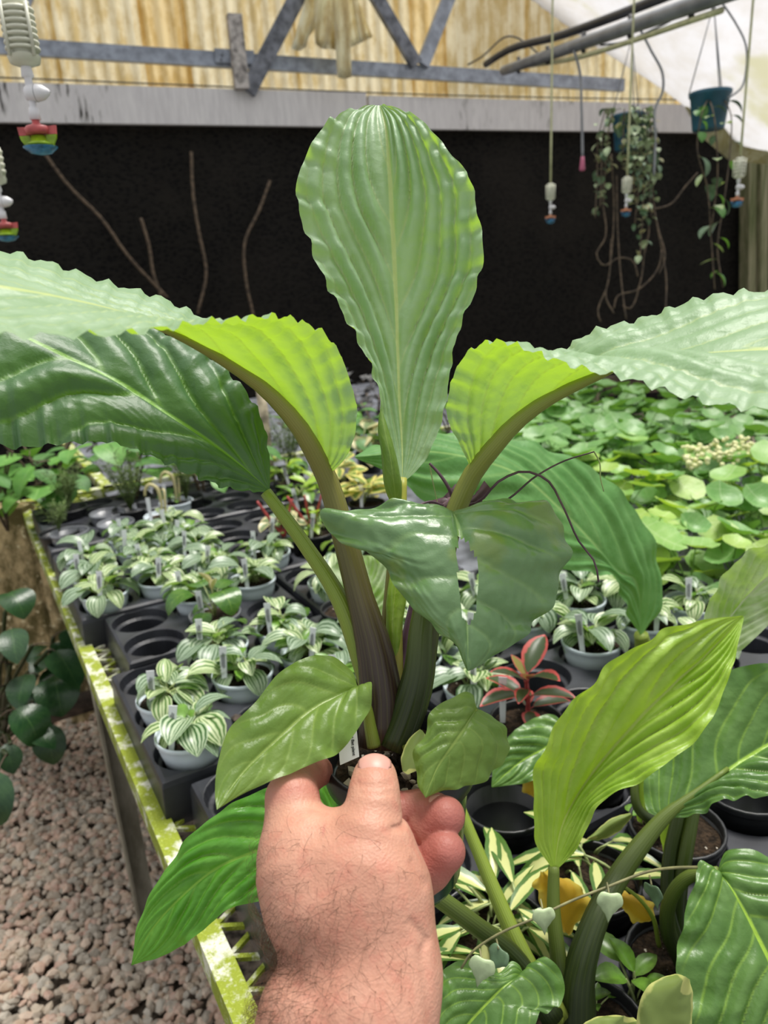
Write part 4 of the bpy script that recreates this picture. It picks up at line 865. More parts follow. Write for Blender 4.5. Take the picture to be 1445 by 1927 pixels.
for lb, x, y, tm, nl, sc_, sd_ in (('yellow-margined plant right of the brown stalk at the back', 690, 945, YV, 22, 1.25, 1), ('second yellow-margined plant farther back behind the stalks', 640, 905, YV, 18, 1.2, 2), ('yellow-green plant between the two left stalks', 570, 950, YG, 20, 1.15, 3),
                                 ('yellow-green plant behind the pale round stake', 545, 905, YG, 18, 1.1, 4), ('cream-blotched plant at the back beside the upright leaf', 695, 850, CV, 18, 1.7, 5), ('green plant with pink stems behind the long stalk', 590, 1000, YG+PEPS, 18, .95, 6), ('cream plant with a pink stem below the dark leaf', 535, 1010, CV+PEPS, 14, .8, 7)):
    th = potted('variegated_plant', lb, 0, 0, 'black', tm, nl, sd_+80, 'plant', None, labels=1, smin=.8*sc_, smax=1.25*sc_, loc=spot(x, y), spread=.03, zr=.05)
    if 'pink' in lb:
        for q in range(3): mk('stem', *tube([(0, 0, 0), (.02*q-.03, .01, .04), (.045*q-.06, 0, .10)], [.005, .003], 6, 8), M['red_stem'], th, local=True)
# feathery tufts
def tuft(lb, x, y, z, hgt, nb, seed):
    rg = random.Random(seed); c = G(x, y, z); th = thing('feathery_plant', lb, 'plant', c); o = obj('pot', PM['black'], th, Matrix.Identity(4)); parts = []
    for k in range(nb):
        a = rg.uniform(0, 6.28); ln = hgt*rg.uniform(.6, 1.1); sp = rg.uniform(.1, .6); tip_ = np.array([math.cos(a)*sp*ln, math.sin(a)*sp*ln, ln]); parts.append(tube([(0, 0, -.01), tip_*.5+np.array([0, 0, .01]), tip_], [.0012, .0006], 3, 4))
        for q in range(14):
            f_ = rg.uniform(.35, 1.); b0 = tip_*f_; d_ = np.array([rg.uniform(-1, 1), rg.uniform(-1, 1), rg.uniform(-.2, .9)])*.022; parts.append(tube([b0, b0+d_], [.0011, .0005], 3))
    fo = mk('fronds', *join(*parts), M['fern'], th, local=True); fo['kind'] = 'stuff'
tuft('feathery tuft left of the smoky empty pots', 130, 955, .87, .13, 26, 1); tuft('feathery tuft in front of the bramble leaves', 245, 955, .87, .17, 34, 2); tuft('feathery tuft farther right, under the dark leaf', 350, 935, .87, .15, 30, 3)
tuft('feathery dark tuft behind the pale stake', 545, 880, .87, .22, 36, 4); tuft('feathery tuft at the near end of the far rail', 110, 1000, .86, .09, 18, 5)
# bramble-like plants at the back left
BR = variants(M['bramble'], M['dryvine'], 7, .105, .085, .09, .7, .7, .12, 12, nu=8, nv=7)
for lb, x, y, nl, sd_, sc_, hh in (('bramble-like leafy plant at far left below the dark leaf', 90, 905, 30, 1, 1., .22), ('bright green bramble-like plant right of the first', 250, 890, 30, 2, .95, .20), ('bramble-like plant farthest right, under the dark leaf', 380, 885, 24, 3, .9, .16), ('dark leafy plant at the left edge above the masonry', 5, 930, 22, 4, .8, .2), ('leafy green plant at the back between the brown stalk and the pale stake', 600, 842, 26, 5, .75, .16), ('leafy green plant at the back just behind the upright leaf base', 715, 815, 26, 6, .8, .16), ('leafy green plant at the back between the upright leaf and the right stalk', 850, 800, 24, 7, .8, .16)):
    rg = random.Random(sd_+30); c = G(x, y+25, .86); th = thing('bramble_plant', lb, 'plant', c)
    for q in range(5):
        a = rg.uniform(0, 6.28); mk('cane', *tube([(0, 0, -.08), (.05*math.cos(a), .05*math.sin(a), .08), (.14*math.cos(a), .14*math.sin(a), hh)], [.005, .003], 5, 8), M['dryvine'], th, local=True)
    for k in range(nl):
        a = rg.uniform(0, 6.28); rr = .17*math.sqrt(rg.random()); tm = BR[rg.randrange(7)]
        obj('leaf', tm, th, Matrix.Translation((rr*math.cos(a), rr*math.sin(a), rg.uniform(.0, hh*.85))) @ Matrix.Rotation(rg.uniform(0, 6.28), 4, 'Z') @ Matrix.Rotation(rg.uniform(-.2, .6), 4, 'Y') @ Matrix.Scale(sc_*rg.uniform(.7, 1.2), 4))
# ------------------------------------------------------------------ mat of round cupped leaves
def disc_template(r, cup, mat, hgt, lean):
    V, Fc, uv, mi = [], [], [], []; top_ = np.array([lean, 0, hgt]); tv_, tf2 = tube([(0, 0, 0), (lean*.2, 0, hgt*.6), tuple(top_)], [.0016, .0012], 4, 4); V += [tuple(q) for q in tv_]; Fc += tf2; uv += [(.5, .5)]*len(tv_); mi += [1]*len(tf2)
    n0 = len(V); V.append(top_); uv.append((.5, .5)); n_ = 14
    for i, rr in ((1, .45), (2, .8), (3, 1.)):
        for j in range(n_):
            a = 6.2832*j/n_; wv_ = .06*math.sin(5*a+cup*9)*(i == 3); zz = cup*r*(rr**2)*(1 if i < 3 else .85)+wv_*r
            V.append(top_+np.array([r*rr*math.cos(a)*(1+wv_), r*rr*math.sin(a), zz])); uv.append((.5+.5*rr*math.cos(a), .5+.5*rr*math.sin(a)))
    g = [(n0, n0+1+j, n0+1+(j+1) % n_) for j in range(n_)]
    for i in range(2): g += [(n0+1+i*n_+j, n0+1+(i+1)*n_+j, n0+1+(i+1)*n_+(j+1) % n_, n0+1+i*n_+(j+1) % n_) for j in range(n_)]
    Fc += g; mi += [0]*len(g); o = mk('leaf', V, Fc, None, None, True, uv, local=True, mats=[mat, M['pep_green']], midx=mi); me = o.data; bpy.data.objects.remove(o); return me
PD = [disc_template(.038*k, c_, M['penny'][i % 3], .10, .01*i) for i, (k, c_) in enumerate(((1, .3), (1.1, .45), (.85, .25), (1.2, .18), (.9, .6), (1.05, .12)))]
mat_c = spot(1230, 900, .80); th = thing('round_leaf_mat', 'spreading mat of round cupped green leaves covering the back right of the bench', 'plant', mat_c); rg = random.Random(77)
inner = []; cnt = 0; spots_ = []
while len(spots_) < 900:
    s = rg.uniform(-.15, 2.1); t = rg.uniform(.75, 2.55); p = BT(s, t, .90); x, y, d = proj(p)
    lim = 738+max(0, (x-1200)*.02)
    if not (940 < x < 1530) or y < lim or y > 1075-max(0, (1200-x)*.35) or t > 2.52: continue
    if x < 1060 and y > 960: continue
    if any((p[0]-q[0])**2+(p[1]-q[1])**2 < .026**2 for q in spots_[-400:]): 
        if rg.random() < .85: continue
    spots_.append(p)
spots_.sort(key=lambda q: proj(q)[2]); extra = []
for i, p in enumerate(spots_):
    mw = Matrix.Translation((p[0]-mat_c[0], p[1]-mat_c[1], rg.uniform(-.06, .09))) @ Matrix.Rotation(rg.uniform(0, 6.28), 4, 'Z') @ Matrix.Rotation(rg.uniform(-.5, .5), 4, 'X') @ Matrix.Rotation(rg.uniform(.05, .5), 4, 'Y') @ Matrix.Scale(rg.uniform(.7, 1.25), 4)
    mw = Matrix.Translation((0, -.0, 0)) @ mw; me = PD[rg.randrange(6)]
    if i < 300: obj('leaf', me, th, mw)
    else: extra.append((me, mw))
bm = bmesh.new()
for me, mw in extra:
    k = len(bm.verts); bm.from_mesh(me); bm.verts.ensure_lookup_table(); bmesh.ops.transform(bm, matrix=mw, verts=bm.verts[k:])
me = bpy.data.meshes.new('far_leaves'); bm.to_mesh(me); bm.free(); me.materials.append(M['penny'][1]); me.materials.append(M['pep_green']); o = obj('far_leaves', me, th); o['kind'] = 'stuff'
for k, (x, y) in enumerate(((1330, 850), (1365, 862), (1395, 835), (1310, 868), (1350, 838), (1410, 845), (1300, 852))):
    c = G(x, y, .98); pts = []
    for q in range(16): pts.append((ICO_V*.008*rg.uniform(.7, 1.2)+c+np.array([rg.uniform(-.03, .03), rg.uniform(-.02, .02), rg.uniform(-.018, .02)]), ICO_F))
    mk('flower_cluster', *join(*pts), M['cream_flower'], th, True)
th['label'] = 'spreading mat of round cupped green leaves with pale yellow flowers, back right of the bench'

# ================================================================== LARGE PLANTS AT THE RIGHT
def big_pot(th): obj('pot', PM['black'], th, Matrix.Identity(4)); obj('soil', SM, th, Matrix.Translation((0, 0, -.014)))
b1 = BT(*T0a[1][1], .868); f1 = thing('bat_plant', 'bat plant in a black pot bearing the big lime green leaf at right', 'plant', b1); big_pot(f1)
stalk([(1062, 1925, .655), (1050, 1800, .655), (1042, 1720, .66), (1042, 1630, .665)], [40, 32, 26, 20], 'stem_dgreen', f1)
stalk([(1085, 1930, .650), (1090, 1830, .65), (1115, 1745, .66), (1170, 1640, .69), (1210, 1585, .705), (1252, 1536, .715), (1310, 1492, .722), (1370, 1446, .73)], [74, 62, 50, 42, 36, 26, 14, 8], 'stem_dgreen', f1)
stalk([(1050, 1915, .64), (985, 1800, .645), (940, 1700, .66), (890, 1580, .68), (850, 1490, .695), (812, 1442, .70)], [46, 36, 30, 24, 20, 16], 'stem_green', f1)
stalk([(1040, 1915, .63), (965, 1800, .63), (890, 1738, .61), (815, 1682, .595), (720, 1610, .58), (640, 1556, .57)], [46, 40, 34, 32, 26, 18], 'stem_dgreen', f1)
stalk([(1050, 1920, .635), (1030, 1870, .625), (990, 1833, .615)], [26, 20, 14], 'stem_green', f1)
leaf('leaf', pl('1042,1640 1012,1592 1005,1530 1010,1450 1040,1370 1090,1300 1150,1250 1230,1196 1310,1170 1398,1158', [.665, .66, .655, .65, .655, .67, .69, .72]),
     pl('1043,1640 1055,1565 1088,1495 1135,1432 1190,1368 1258,1298 1330,1232 1398,1160', [.665, .672, .678, .683, .688, .695, .706, .72]),
     pl('1045,1640 1090,1592 1120,1522 1180,1482 1260,1432 1322,1380 1355,1318 1382,1240 1400,1162', [.665, .66, .655, .655, .66, .67, .69, .72]), 'lime', f1, 100, 71, .0085, 6, .75, .0, .0022, 6, 41, label='big lime green ribbed leaf')
leaf('leaf', pl('1250,1537 1222,1530 1212,1490 1230,1400 1268,1332 1330,1280 1400,1256 1480,1250 1580,1310', [.715, .72, .73, .75, .76, .76, .755, .75, .74]),
     pl('1252,1537 1310,1491 1380,1442 1450,1400 1580,1340', [.715, .722, .73, .738, .745]),
     pl('1254,1539 1310,1533 1360,1506 1420,1502 1490,1480 1580,1390', [.715, .705, .70, .70, .705, .72]), 'glossy', f1, 90, 61, .0065, 7, .50, .06, .0022, 7, 43, label='dark green leaf at the right edge')
leaf('leaf', pl('985,1832 964,1808 940,1830 882,1808 840,1820 820,1860 808,1930 815,2010', [.615, .615, .61, .605, .60, .59, .58, .57]), pl('988,1832 958,1848 915,1890 870,1945 835,2015', [.615, .603, .592, .58, .57]),
     pl('991,1832 1025,1800 1054,1830 1063,1872 1048,1900 1022,1897 1000,1935 920,2000 840,2018', [.615, .612, .605, .60, .595, .592, .585, .575, .57]), 'glossy', f1, 70, 51, .0034, 7, .50, .10, .0025, 5, 47, label='broad glossy leaf at the bottom edge')
leaf('leaf', pl('640,1552 600,1470 520,1478 440,1512 360,1572 308,1642 265,1722 247,1816', [.57, .575, .575, .575, .575, .573, .570, .565]), pl('640,1556 560,1575 486,1600 400,1638 335,1692 283,1752 247,1816', [.57, .565, .56, .56, .56, .562, .565]),
     pl('640,1560 600,1640 495,1692 440,1706 380,1752 318,1795 247,1817', [.57, .555, .545, .545, .548, .556, .565]), 'bright', f1, 90, 61, .0060, 8, .50, .05, .0018, 6, 51, label='bright green leaf reaching out over the rail at lower left')
leaf('leaf', pl('812,1442 720,1400 640,1400 590,1440 570,1540', .69), pl('812,1444 720,1450 640,1480 572,1542', .68), pl('812,1446 740,1520 660,1560 600,1560 573,1544', .69), 'bright', f1, 40, 25, .003, 6, .35, .08, .002, 5, 53)
b2 = BT(*T0a[1][2], .868); f2 = thing('bat_plant', 'bat plant in a black pot with yellowed leaves at lower right', 'plant', b2); big_pot(f2)
stalk([(1285, 1815, .71), (1256, 1745, .70), (1262, 1690, .69), (1300, 1648, .675), (1352, 1640, .66)], [30, 30, 28, 24, 18], 'stem_dgreen', f2)
leaf('leaf', pl('1350,1640 1318,1620 1308,1652 1290,1702 1278,1762 1274,1812 1285,1872 1292,1935 1335,2010 1480,2080', [.66, .655, .65, .64, .63, .62, .61, .60, .59, .58]), pl('1350,1641 1371,1662 1400,1710 1428,1765 1458,1830 1478,1950 1482,2080', [.66, .645, .632, .622, .612, .60, .58]),
     pl('1351,1640 1362,1602 1400,1598 1447,1612 1520,1642 1580,1722 1600,1850 1560,1985 1484,2080', [.66, .665, .66, .655, .645, .635, .62, .60, .58]), 'glossy', f2, 90, 61, .0060, 7, .50, .08, .002, 7, 57, label='large glossy leaf in the bottom right corner')
stalk([(1290, 1810, .72), (1258, 1700, .735), (1262, 1600, .745), (1278, 1530, .75), (1295, 1420, .77), (1306, 1256, .80)], [30, 26, 24, 22, 20, 14], 'stem_dgreen', f2)
stalk([(1285, 1812, .725), (1276, 1700, .735), (1290, 1600, .742), (1302, 1530, .75), (1320, 1420, .765)], [34, 30, 28, 26, 16], 'stem_dgreen', f2)
leaf('leaf', pl('1306,1256 1318,1185 1345,1112 1392,1052 1450,1020 1560,985', [.80, .80, .795, .785, .775, .76]), pl('1307,1256 1350,1195 1400,1130 1460,1075 1560,1000', [.80, .80, .80, .795, .78]), pl('1308,1257 1375,1235 1438,1182 1500,1120 1560,1010', [.80, .79, .785, .785, .78]), 'pale_stripe', f2, 60, 45, .0060, 9, .45, .08, .002, 6, 59, label='pale ribbed leaf at the right edge')
leaf('leaf', pl('1320,1420 1360,1330 1440,1260 1540,1220', .775), pl('1320,1420 1390,1350 1460,1300 1550,1240', .77), pl('1321,1420 1400,1400 1480,1350 1560,1260', .765), 'glossy', f2, 40, 25, .004, 6, .4, .1, .002, 5, 60)
# yellowed leaves
leaf('leaf', pl('1062,1755 1040,1730 1012,1690 1010,1650 1018,1640', .70), pl('1064,1755 1062,1715 1052,1672 1022,1640', .685), pl('1066,1755 1098,1728 1112,1690 1085,1665 1030,1642', .70), 'dead', f2, 30, 23, .002, 5, .4, .12, .004, 3, 61, label='crumpled orange yellow leaf')
leaf('leaf', pl('1165,1685 1175,1715 1205,1738 1228,1728', .715), pl('1160,1682 1185,1695 1210,1712 1230,1726', .705), pl('1160,1680 1195,1682 1225,1698 1232,1722', .715), 'dead', f2, 24, 15, .002, 5, .4, .15, .003, 3, 63, label='crumpled yellow leaf')
stalk([(1240, 1780, .715), (1225, 1720, .705), (1190, 1680, .70), (1150, 1655, .70)], [10, 8, 6], 'stem_green', f2, 'stalk', 8)
b3 = BT(*T0b[2][0], .868); f3 = thing('bat_plant', 'small bat plant in a black pot behind the thick slanting stalk', 'plant', b3); big_pot(f3)
stalk([(1262, 1560, .87), (1200, 1520, .86), (1195, 1440, .87), (1195, 1380, .88)], [22, 18, 14, 10], 'stem_dgreen', f3)
leaf('leaf', pl('1200,1545 1190,1500 1185,1440 1200,1380', .87), pl('1205,1548 1215,1500 1220,1440 1210,1380', .86), pl('1208,1548 1235,1500 1245,1440 1215,1380', .87), 'lime', f3, 30, 17, .003, 5, .4, .1, .001, 4, 65)
leaf('leaf', pl('1262,1650 1245,1590 1240,1540 1250,1500', .78), pl('1264,1650 1265,1590 1264,1540 1262,1500', .77), pl('1266,1650 1285,1590 1290,1540 1275,1500', .78), 'lime', f3, 30, 17, .002, 4, .5, .1, .001, 4, 66)
leaf('leaf', pl('1185,1530 1150,1540 1115,1570 1105,1578', .84), pl('1188,1532 1155,1550 1125,1570 1104,1579', .835), pl('1190,1535 1165,1565 1130,1580 1105,1580', .84), 'tan_leaf', f3, 20, 11, .001, 4, .4, .1, .001, 4, 67)
rg = random.Random(9)
crown(f3, (-.025, .02, -.012), variants([M['pep_green']], M['pep_stem'], 3, .016, .012, .016, 1.2, .5, .3, 21), 9, rg, .8, 1.2, .4, 'seedling_leaf', .012)
# plant with the broad arching leaf behind
b4 = BT(*T1b[1][2], .868); f4 = thing('bat_plant', 'bat plant with a broad arching leaf stretching behind the held plant', 'plant', b4); big_pot(f4)
stalk([(1216, 1268, 1.21), (1212, 1230, 1.20), (1206, 1194, 1.18)], [40, 34, 26], 'stem_green', f4)
leaf('leaf', pl('1205,1196 1178,1150 1160,1092 1060,1070 980,1042 900,1000 800,940 720,885 668,862', [1.18, 1.14, 1.08, 1.0, .95, .91, .88, .85, .82]), pl('1206,1196 1206,1145 1196,1092 1165,1078 1110,1016 1050,952 990,897 900,862 800,848 668,860', [1.18, 1.17, 1.15, 1.12, 1.06, 1.01, .97, .92, .88, .82]),
     pl('1207,1196 1240,1150 1246,1102 1240,1055 1200,965 1130,892 1050,850 950,826 800,812 720,830 668,858', [1.18, 1.2, 1.2, 1.19, 1.16, 1.12, 1.07, 1.02, .94, .88, .82]), 'broad_back', f4, 90, 55, .0070, 9, .40, .05, .0030, 8, 71, label='broad arching leaf')
# leaf with yellow base between held pot and lime leaf, and the striped leaf between the stalks
b5 = BT(*T1b[0][0], .868); f5 = thing('bat_plant', 'small plant with a wrinkled leaf right of the held pot', 'plant', b5); big_pot(f5)
stalk([(1104, 1445, .99), (1090, 1400, .97), (1062, 1360, .95)], [18, 14, 10], 'stem_green', f5)
leaf('leaf', pl('1064,1362 1040,1345 990,1360 950,1395 928,1440 925,1478', [.95, .96, .95, .93, .92, .91]), pl('1064,1364 1035,1400 985,1430 925,1480', [.95, .94, .925, .91]), pl('1066,1364 1075,1410 1050,1450 1000,1470 926,1482', [.95, .935, .92, .91, .91]), 'glossy', f5, 44, 35, .0050, 6, .4, .06, .002, 5, 73, label='wrinkled leaf with a pale underside')
leaf('leaf', pl('1000,1445 985,1468 985,1490 1003,1500', .93), pl('1004,1445 1000,1470 1000,1485 1005,1500', .92), pl('1008,1445 1020,1465 1022,1485 1008,1500', .93), 'dead', f5, 16, 11, .001, 3, .4, .1, .002, 3, 74)
b6 = BT(*T2b[2][0], .868); f6 = thing('ribbed_leaf_plant', 'plant whose pale ribbed leaf shows between the brown and yellow stalks', 'plant', b6); big_pot(f6)
stalk([(700, 1250, 1.37), (700, 1210, 1.35), (698, 1172, 1.33)], [10, 9, 8], 'stem_green', f6)
leaf('leaf', pl('698,1172 660,1165 630,1130 620,1085 640,1055 690,1045', [1.33, 1.33, 1.33, 1.34, 1.35, 1.37]), pl('698,1172 694,1130 692,1090 690,1045', [1.33, 1.34, 1.355, 1.37]), pl('700,1172 735,1155 752,1110 742,1065 715,1048 692,1045', [1.33, 1.33, 1.33, 1.34, 1.35, 1.37]), 'pale_stripe', f6, 44, 33, .007, 8, .4, .06, .002, 5, 75)
# strap-leaved variegated plants
HO = variants([M['hoya']], M['pep_stem'], 7, .082, .019, .030, .75, 1.1, .25, 31, shape=.8)
for lb, well, nl, sd_, hh in (('plant with narrow cream-striped strap leaves right of the wrist', T0a[2][1], 26, 1, .0), ('cream-striped strap plant behind the lime leaf stalk', T0a[2][2], 10, 2, 0.), ('cream-striped strap plant under the forearm at left', T0a[2][0], 15, 3, -.01)):
    rg = random.Random(sd_+60); th = thing('strap_leaf_plant', lb, 'plant', BT(*well, .868)); big_pot(th); crown(th, (0, 0, -.01), HO, nl, rg, .8, 1.25, .45, 'leaf', .03, .03)
BG = variants([M['tan_leaf']], M['pep_stem'], 4, .05, .036, .03, 1., .8, .2, 33)
crown(th, (.02, -.02, -.01), BG, 3, rg, .7, 1., .4)
th = thing('tan_leaf_plant', 'plant with rounded olive and cream leaves at the bottom edge', 'plant', P(1230, 2010, .575))
for L_, m_, R_, mm, sd_ in (('1205,1990 1200,1900 1225,1850 1270,1832', '1225,1995 1245,1930 1265,1880 1290,1838', '1240,1998 1290,1950 1305,1890 1300,1845', 'tan_leaf', 1), ('1140,2000 1085,1950 1098,1925 1150,1912', '1170,2000 1150,1960 1160,1930 1175,1912', '1200,2000 1220,1960 1215,1930 1195,1916', 'tan_leaf', 2), ('1200,2000 1205,1950 1225,1915 1245,1902', '1225,2000 1235,1960 1250,1925 1262,1905', '1250,2000 1280,1960 1285,1935 1275,1912', 'hoya', 3)):
    leaf('leaf', pl(L_, .54+.01*sd_), pl(m_, .53+.01*sd_), pl(R_, .54+.01*sd_), mm, th, 26, 19, .0012, 5, .3, .1, .001, 3, sd_)
# small weeds beside the pots
WE = variants([M['pep_green']], M['pep_stem'], 3, .03, .018, .03, 1.1, .5, .3, 41)
for lb, x, y, sd_, sc_ in (('small lobed weed in front of the yellow-leaved pot', 1190, 1880, 1, 1.2), ('tiny weed in the pot at the bottom edge', 1115, 1905, 2, .6)):
    rg = random.Random(sd_); th = thing('weed', lb, 'plant', G(x, y, .846)); crown(th, (0, 0, 0), WE, 7, rg, .6*sc_, 1.2*sc_, .5, 'leaf', .006)
# heart vine
def heart(c, size, ax_, mat, parent, lean=0.):
    V, nn_ = [], 22
    ux = Rt*math.cos(ax_)+Up*math.sin(ax_); uy = -Rt*math.sin(ax_)+Up*math.cos(ax_); uz = -Fw
    ux = ux*math.cos(lean)+uz*math.sin(lean)
    ring = []
    for i in range(nn_):
        t = 2*math.pi*i/nn_; x = 16*math.sin(t)*(1-.10*math.cos(t-.0))*(1 if math.cos(t) > -.5 else .88); y = 13.5*math.cos(t)-2.2*math.cos(2*t)-1.5*math.cos(4*t)-(8.5 if abs(t-math.pi) < .2 else 0); ring.append((x/17, (y-3)/17))
    for k_, (sc_, zz) in enumerate(((1, .0), (.92, .12), (.5, .17))): V += [c+size*(ux*x*sc_+uy*y*sc_+uz*zz) for x, y in ring]
    V += [c+size*(ux*x*.92+uy*y*.92-uz*.08) for x, y in ring]; Fc = []
    for a, b in ((0, 1), (1, 2)): Fc += [(a*nn_+j, b*nn_+j, b*nn_+(j+1) % nn_, a*nn_+(j+1) % nn_) for j in range(nn_)]
    Fc += [tuple(2*nn_+j for j in range(nn_))[::-1]]; Fc += [(3*nn_+j, j, (j+1) % nn_, 3*nn_+(j+1) % nn_) for j in range(nn_)]; Fc += [tuple(3*nn_+j for j in range(nn_))]
    return mk('heart_leaf', V, Fc, M[mat], parent)
vn = thing('heart_vine', 'thin trailing vine with pale heart-shaped leaves crossing the stalks at lower right', 'plant', P(1310, 1632, .655))
stalk([(868, 1822, .592), (888, 1792, .592), (925, 1765, .595), (1010, 1726, .60), (1080, 1693, .607), (1140, 1670, .615), (1220, 1640, .63), (1270, 1633, .645), (1312, 1632, .655)], [5, 6], 'vine', vn, 'vine_stem', 6, 50)
for x, y, sz, ax_, mm, ln, d in ((908, 1815, 27, -.25, 'heartv', .2, .585), (1023, 1720, 24, .05, 'heartv', -.1, .594), (1148, 1692, 27, -.1, 'heartv', 0., .607), (1228, 1675, 24, .25, 'heartd', 1.05, .628), (940, 1795, 24, -.5, 'heartd', .7, .60)):
    heart(P(x, y, d), sz*d/FPX, ax_, mm, vn, ln)
    stalk([(x-2, y-sz*.35, d), (x-4, y-sz*.8, d+.004), (x-6, y-sz*1.15, d+.008)], [4, 4], 'vine', vn, 'leaf_stalk', 5, 6)

# ================================================================== OVERHEAD: SPRINKLERS, PIPES, BASKETS
def sprinkler(label, x, ytop, d, bw, top_z, deflect=('red_plastic', 'green_plastic', 'blue_plastic'), big=False, group='hanging sprinklers'):
    r = bw/2*d/FPX; c = P(x, ytop, d); th = thing('sprinkler', label, 'sprinkler', c, group); L = r*3.4; n_ = 9 if big else 6
    parts = [lathe([(r*.55, 0), (r*.72, -r*.1), (r*.72, -L+r*.2), (.0, -L)], 14)]
    for k in range(n_): z = -r*.25-(L-r*.7)*k/(n_-1); rr = r*(.80 if k in (0, n_-1) else 1.); parts.append(lathe([(rr*.7, z+L/n_*.27), (rr*.97, z+L/n_*.22), (rr, z), (rr*.97, z-L/n_*.22), (rr*.7, z-L/n_*.27)], 20))
    parts.append(lathe([(r*.5, 0), (r*.8, -r*.12), (r*.7, -r*.3)], 20)); parts.append(lathe([(r*.95, -L+r*.4), (r*.85, -L+r*.05), (r*.4, -L-r*.12), (.001, -L-r*.12)], 20))
    mk('ribbed_weight', *join(*parts), M['cream_plastic'], th, local=True)
    for a in (4.2, 5.7, 1.1, 2.6): mk('bar', *tube([(r*1.0*math.cos(a), r*1.0*math.sin(a), -r*.3), (r*1.0*math.cos(a), r*1.0*math.sin(a), -L+r*.3)], r*.11, 6), M['cream_plastic'], th, local=True)
    z = -L-r*.1
    mk('stem', *lathe([(r*.30, z), (r*.36, z-r*.55), (r*.28, z-r*.6), (r*.22, z-r*.65), (r*.24, z-r*1.2), (r*.2, z-r*2.2), (r*.30, z-r*2.25), (r*.33, z-r*2.9), (r*.2, z-r*2.92), (.001, z-r*2.92)], 14), M['white_plastic'], th, local=True)
    zb = z-r*1.45; v, f = lathe([(.001, -r*.35), (r*.38, -r*.28), (r*.5, 0), (r*.5, r*.35), (r*.42, r*.75), (r*.18, r*1.1), (.001, r*1.18)], 16); v = np.array(v); v = np.stack([v[:, 2], v[:, 1], v[:, 0]], 1)+np.array([0, 0, zb]); mk('valve', v, f, M['white_plastic'], th, local=True)
    v, f = lathe([(r*.5, r*.33), (r*.512, r*.345), (r*.5, r*.36)], 16); v = np.array(v); mk('seam', np.stack([v[:, 2], v[:, 1], v[:, 0]], 1)+np.array([0, 0, zb]), f, M['pot_clear'], th, local=True)
    zd = z-r*2.9
    mk('nozzle', *lathe([(r*.22, zd), (r*.25, zd-r*.25), (r*.62, zd-r*.36), (r*.75, zd-r*.5), (r*.70, zd-r*.82), (.001, zd-r*.85)], 18), M[deflect[0]], th, local=True)
    for sgn in (-1, 1):
        xs = sgn*r
        for nm_, poly, mm in (('arm', [(.55, .40), (1.18, .36), (1.13, .85), (.52, .85)], deflect[0]), ('arm_lower', [(.52, .87), (1.13, .87), (1.08, 1.1), (.85, 1.45), (.4, 1.42)], deflect[1])):
            k_ = len(poly); V = [(xs*u_, y_*r*.09, zd-r*w__) for y_ in (-1, 1) for u_, w__ in poly]
            mk(nm_, V, [tuple(range(k_)), tuple(range(2*k_-1, k_-1, -1))]+[(i, i+k_, (i+1) % k_+k_, (i+1) % k_) for i in range(k_)], M[mm], th, False, local=True)
    mk('bridge', *lathe([(.001, zd-r*.86), (r*.45, zd-r*.9), (r*.55, zd-r*1.25), (r*.9, zd-r*1.42), (.001, zd-r*1.45)], 16), M[deflect[1]], th, local=True)
    mk('spinner', *lathe([(r*1.02, zd-r*1.52), (r*1.0, zd-r*1.60), (r*.6, zd-r*1.92), (.001, zd-r*2.0), ], 20), M[deflect[2]], th, local=True); mk('spinner_top', *lathe([(r*1.02, zd-r*1.52), (.001, zd-r*1.50)], 20), M[deflect[1]], th, local=True)
    mk('hose', *tube([(0, 0, 0), (.002, 0, (top_z-c[2])*.5), (0, 0, top_z-c[2])], max(.003, r*.22), 8, 8), M['cream_tube'], th, local=True)
    return th
sprinkler('large cream ribbed sprinkler hanging at the top left with red and green nozzle', 26, -2, .92, 64, 2.5, big=True)
sprinkler('sprinkler cut off by the left edge below the large one', -22, 268, 1.45, 42, 2.7)
OB = ('orange_plastic', 'blue_plastic', 'blue_plastic')
sprinkler('small sprinkler hanging alone just right of the upright leaf', 1036, 345, 3.6, 17, 3.25, OB); sprinkler('small sprinkler hanging in front of the bushy hanging basket', 1180, 332, 3.4, 17, 3.25, OB); sprinkler('small sprinkler hanging beside the right hand hanging basket', 1393, 296, 3.0, 21, 3.2, OB)
pa, pb = P(948, 133, 5.2), P(1360, -10, 2.75)
cd = mk('water_pipe', *tube([pa, (pa*2+pb)/3, pb+(pb-pa)*.3], .032, 12, 12), M['conduit']); tag(cd, 'thick grey water pipe running under the film roof', 'pipe')
for k in range(5):
    q = pa+(pb-pa)*(.12+.2*k); cl = mk('pipe_clip', *tube([q+np.array([-.0, 0, -.045]), q+np.array([0, 0, .05])], .012, 6), M['black_hose'], cd)
pa2, pb2 = P(914, 121, 5.2), P(1280, -20, 3.2)
ho = mk('hose', *tube([pa2, pa2+(pb2-pa2)*.15+np.array([0, 0, .03]), (pa2+pb2)/2, pb2+(pb2-pa2)*.3], .022, 10, 16), M['black_hose']); tag(ho, 'black hose running above the grey pipe', 'hose')
gh = mk('hose', *tube([pa+np.array([.1, -.3, -.05]), (pa+pb)/2+np.array([0, 0, -.06]), pb+np.array([0, 0, -.05])], .012, 8, 12), M['cream_tube']); tag(gh, 'thin yellowed hose tied under the grey pipe', 'hose')
def wire(label, pts, wpx, m, cat='wire', n_=24, nm='wire'):
    o = mk(nm, *tube([P(*q) for q in pts], wpx/2*pts[0][2]/FPX, 6, n_), M[m]); return tag(o, label, cat)
wp = thing('feed_wire', 'grey feed tube with a pink plug at its end', 'tube', P(1095, 318, 4.0))
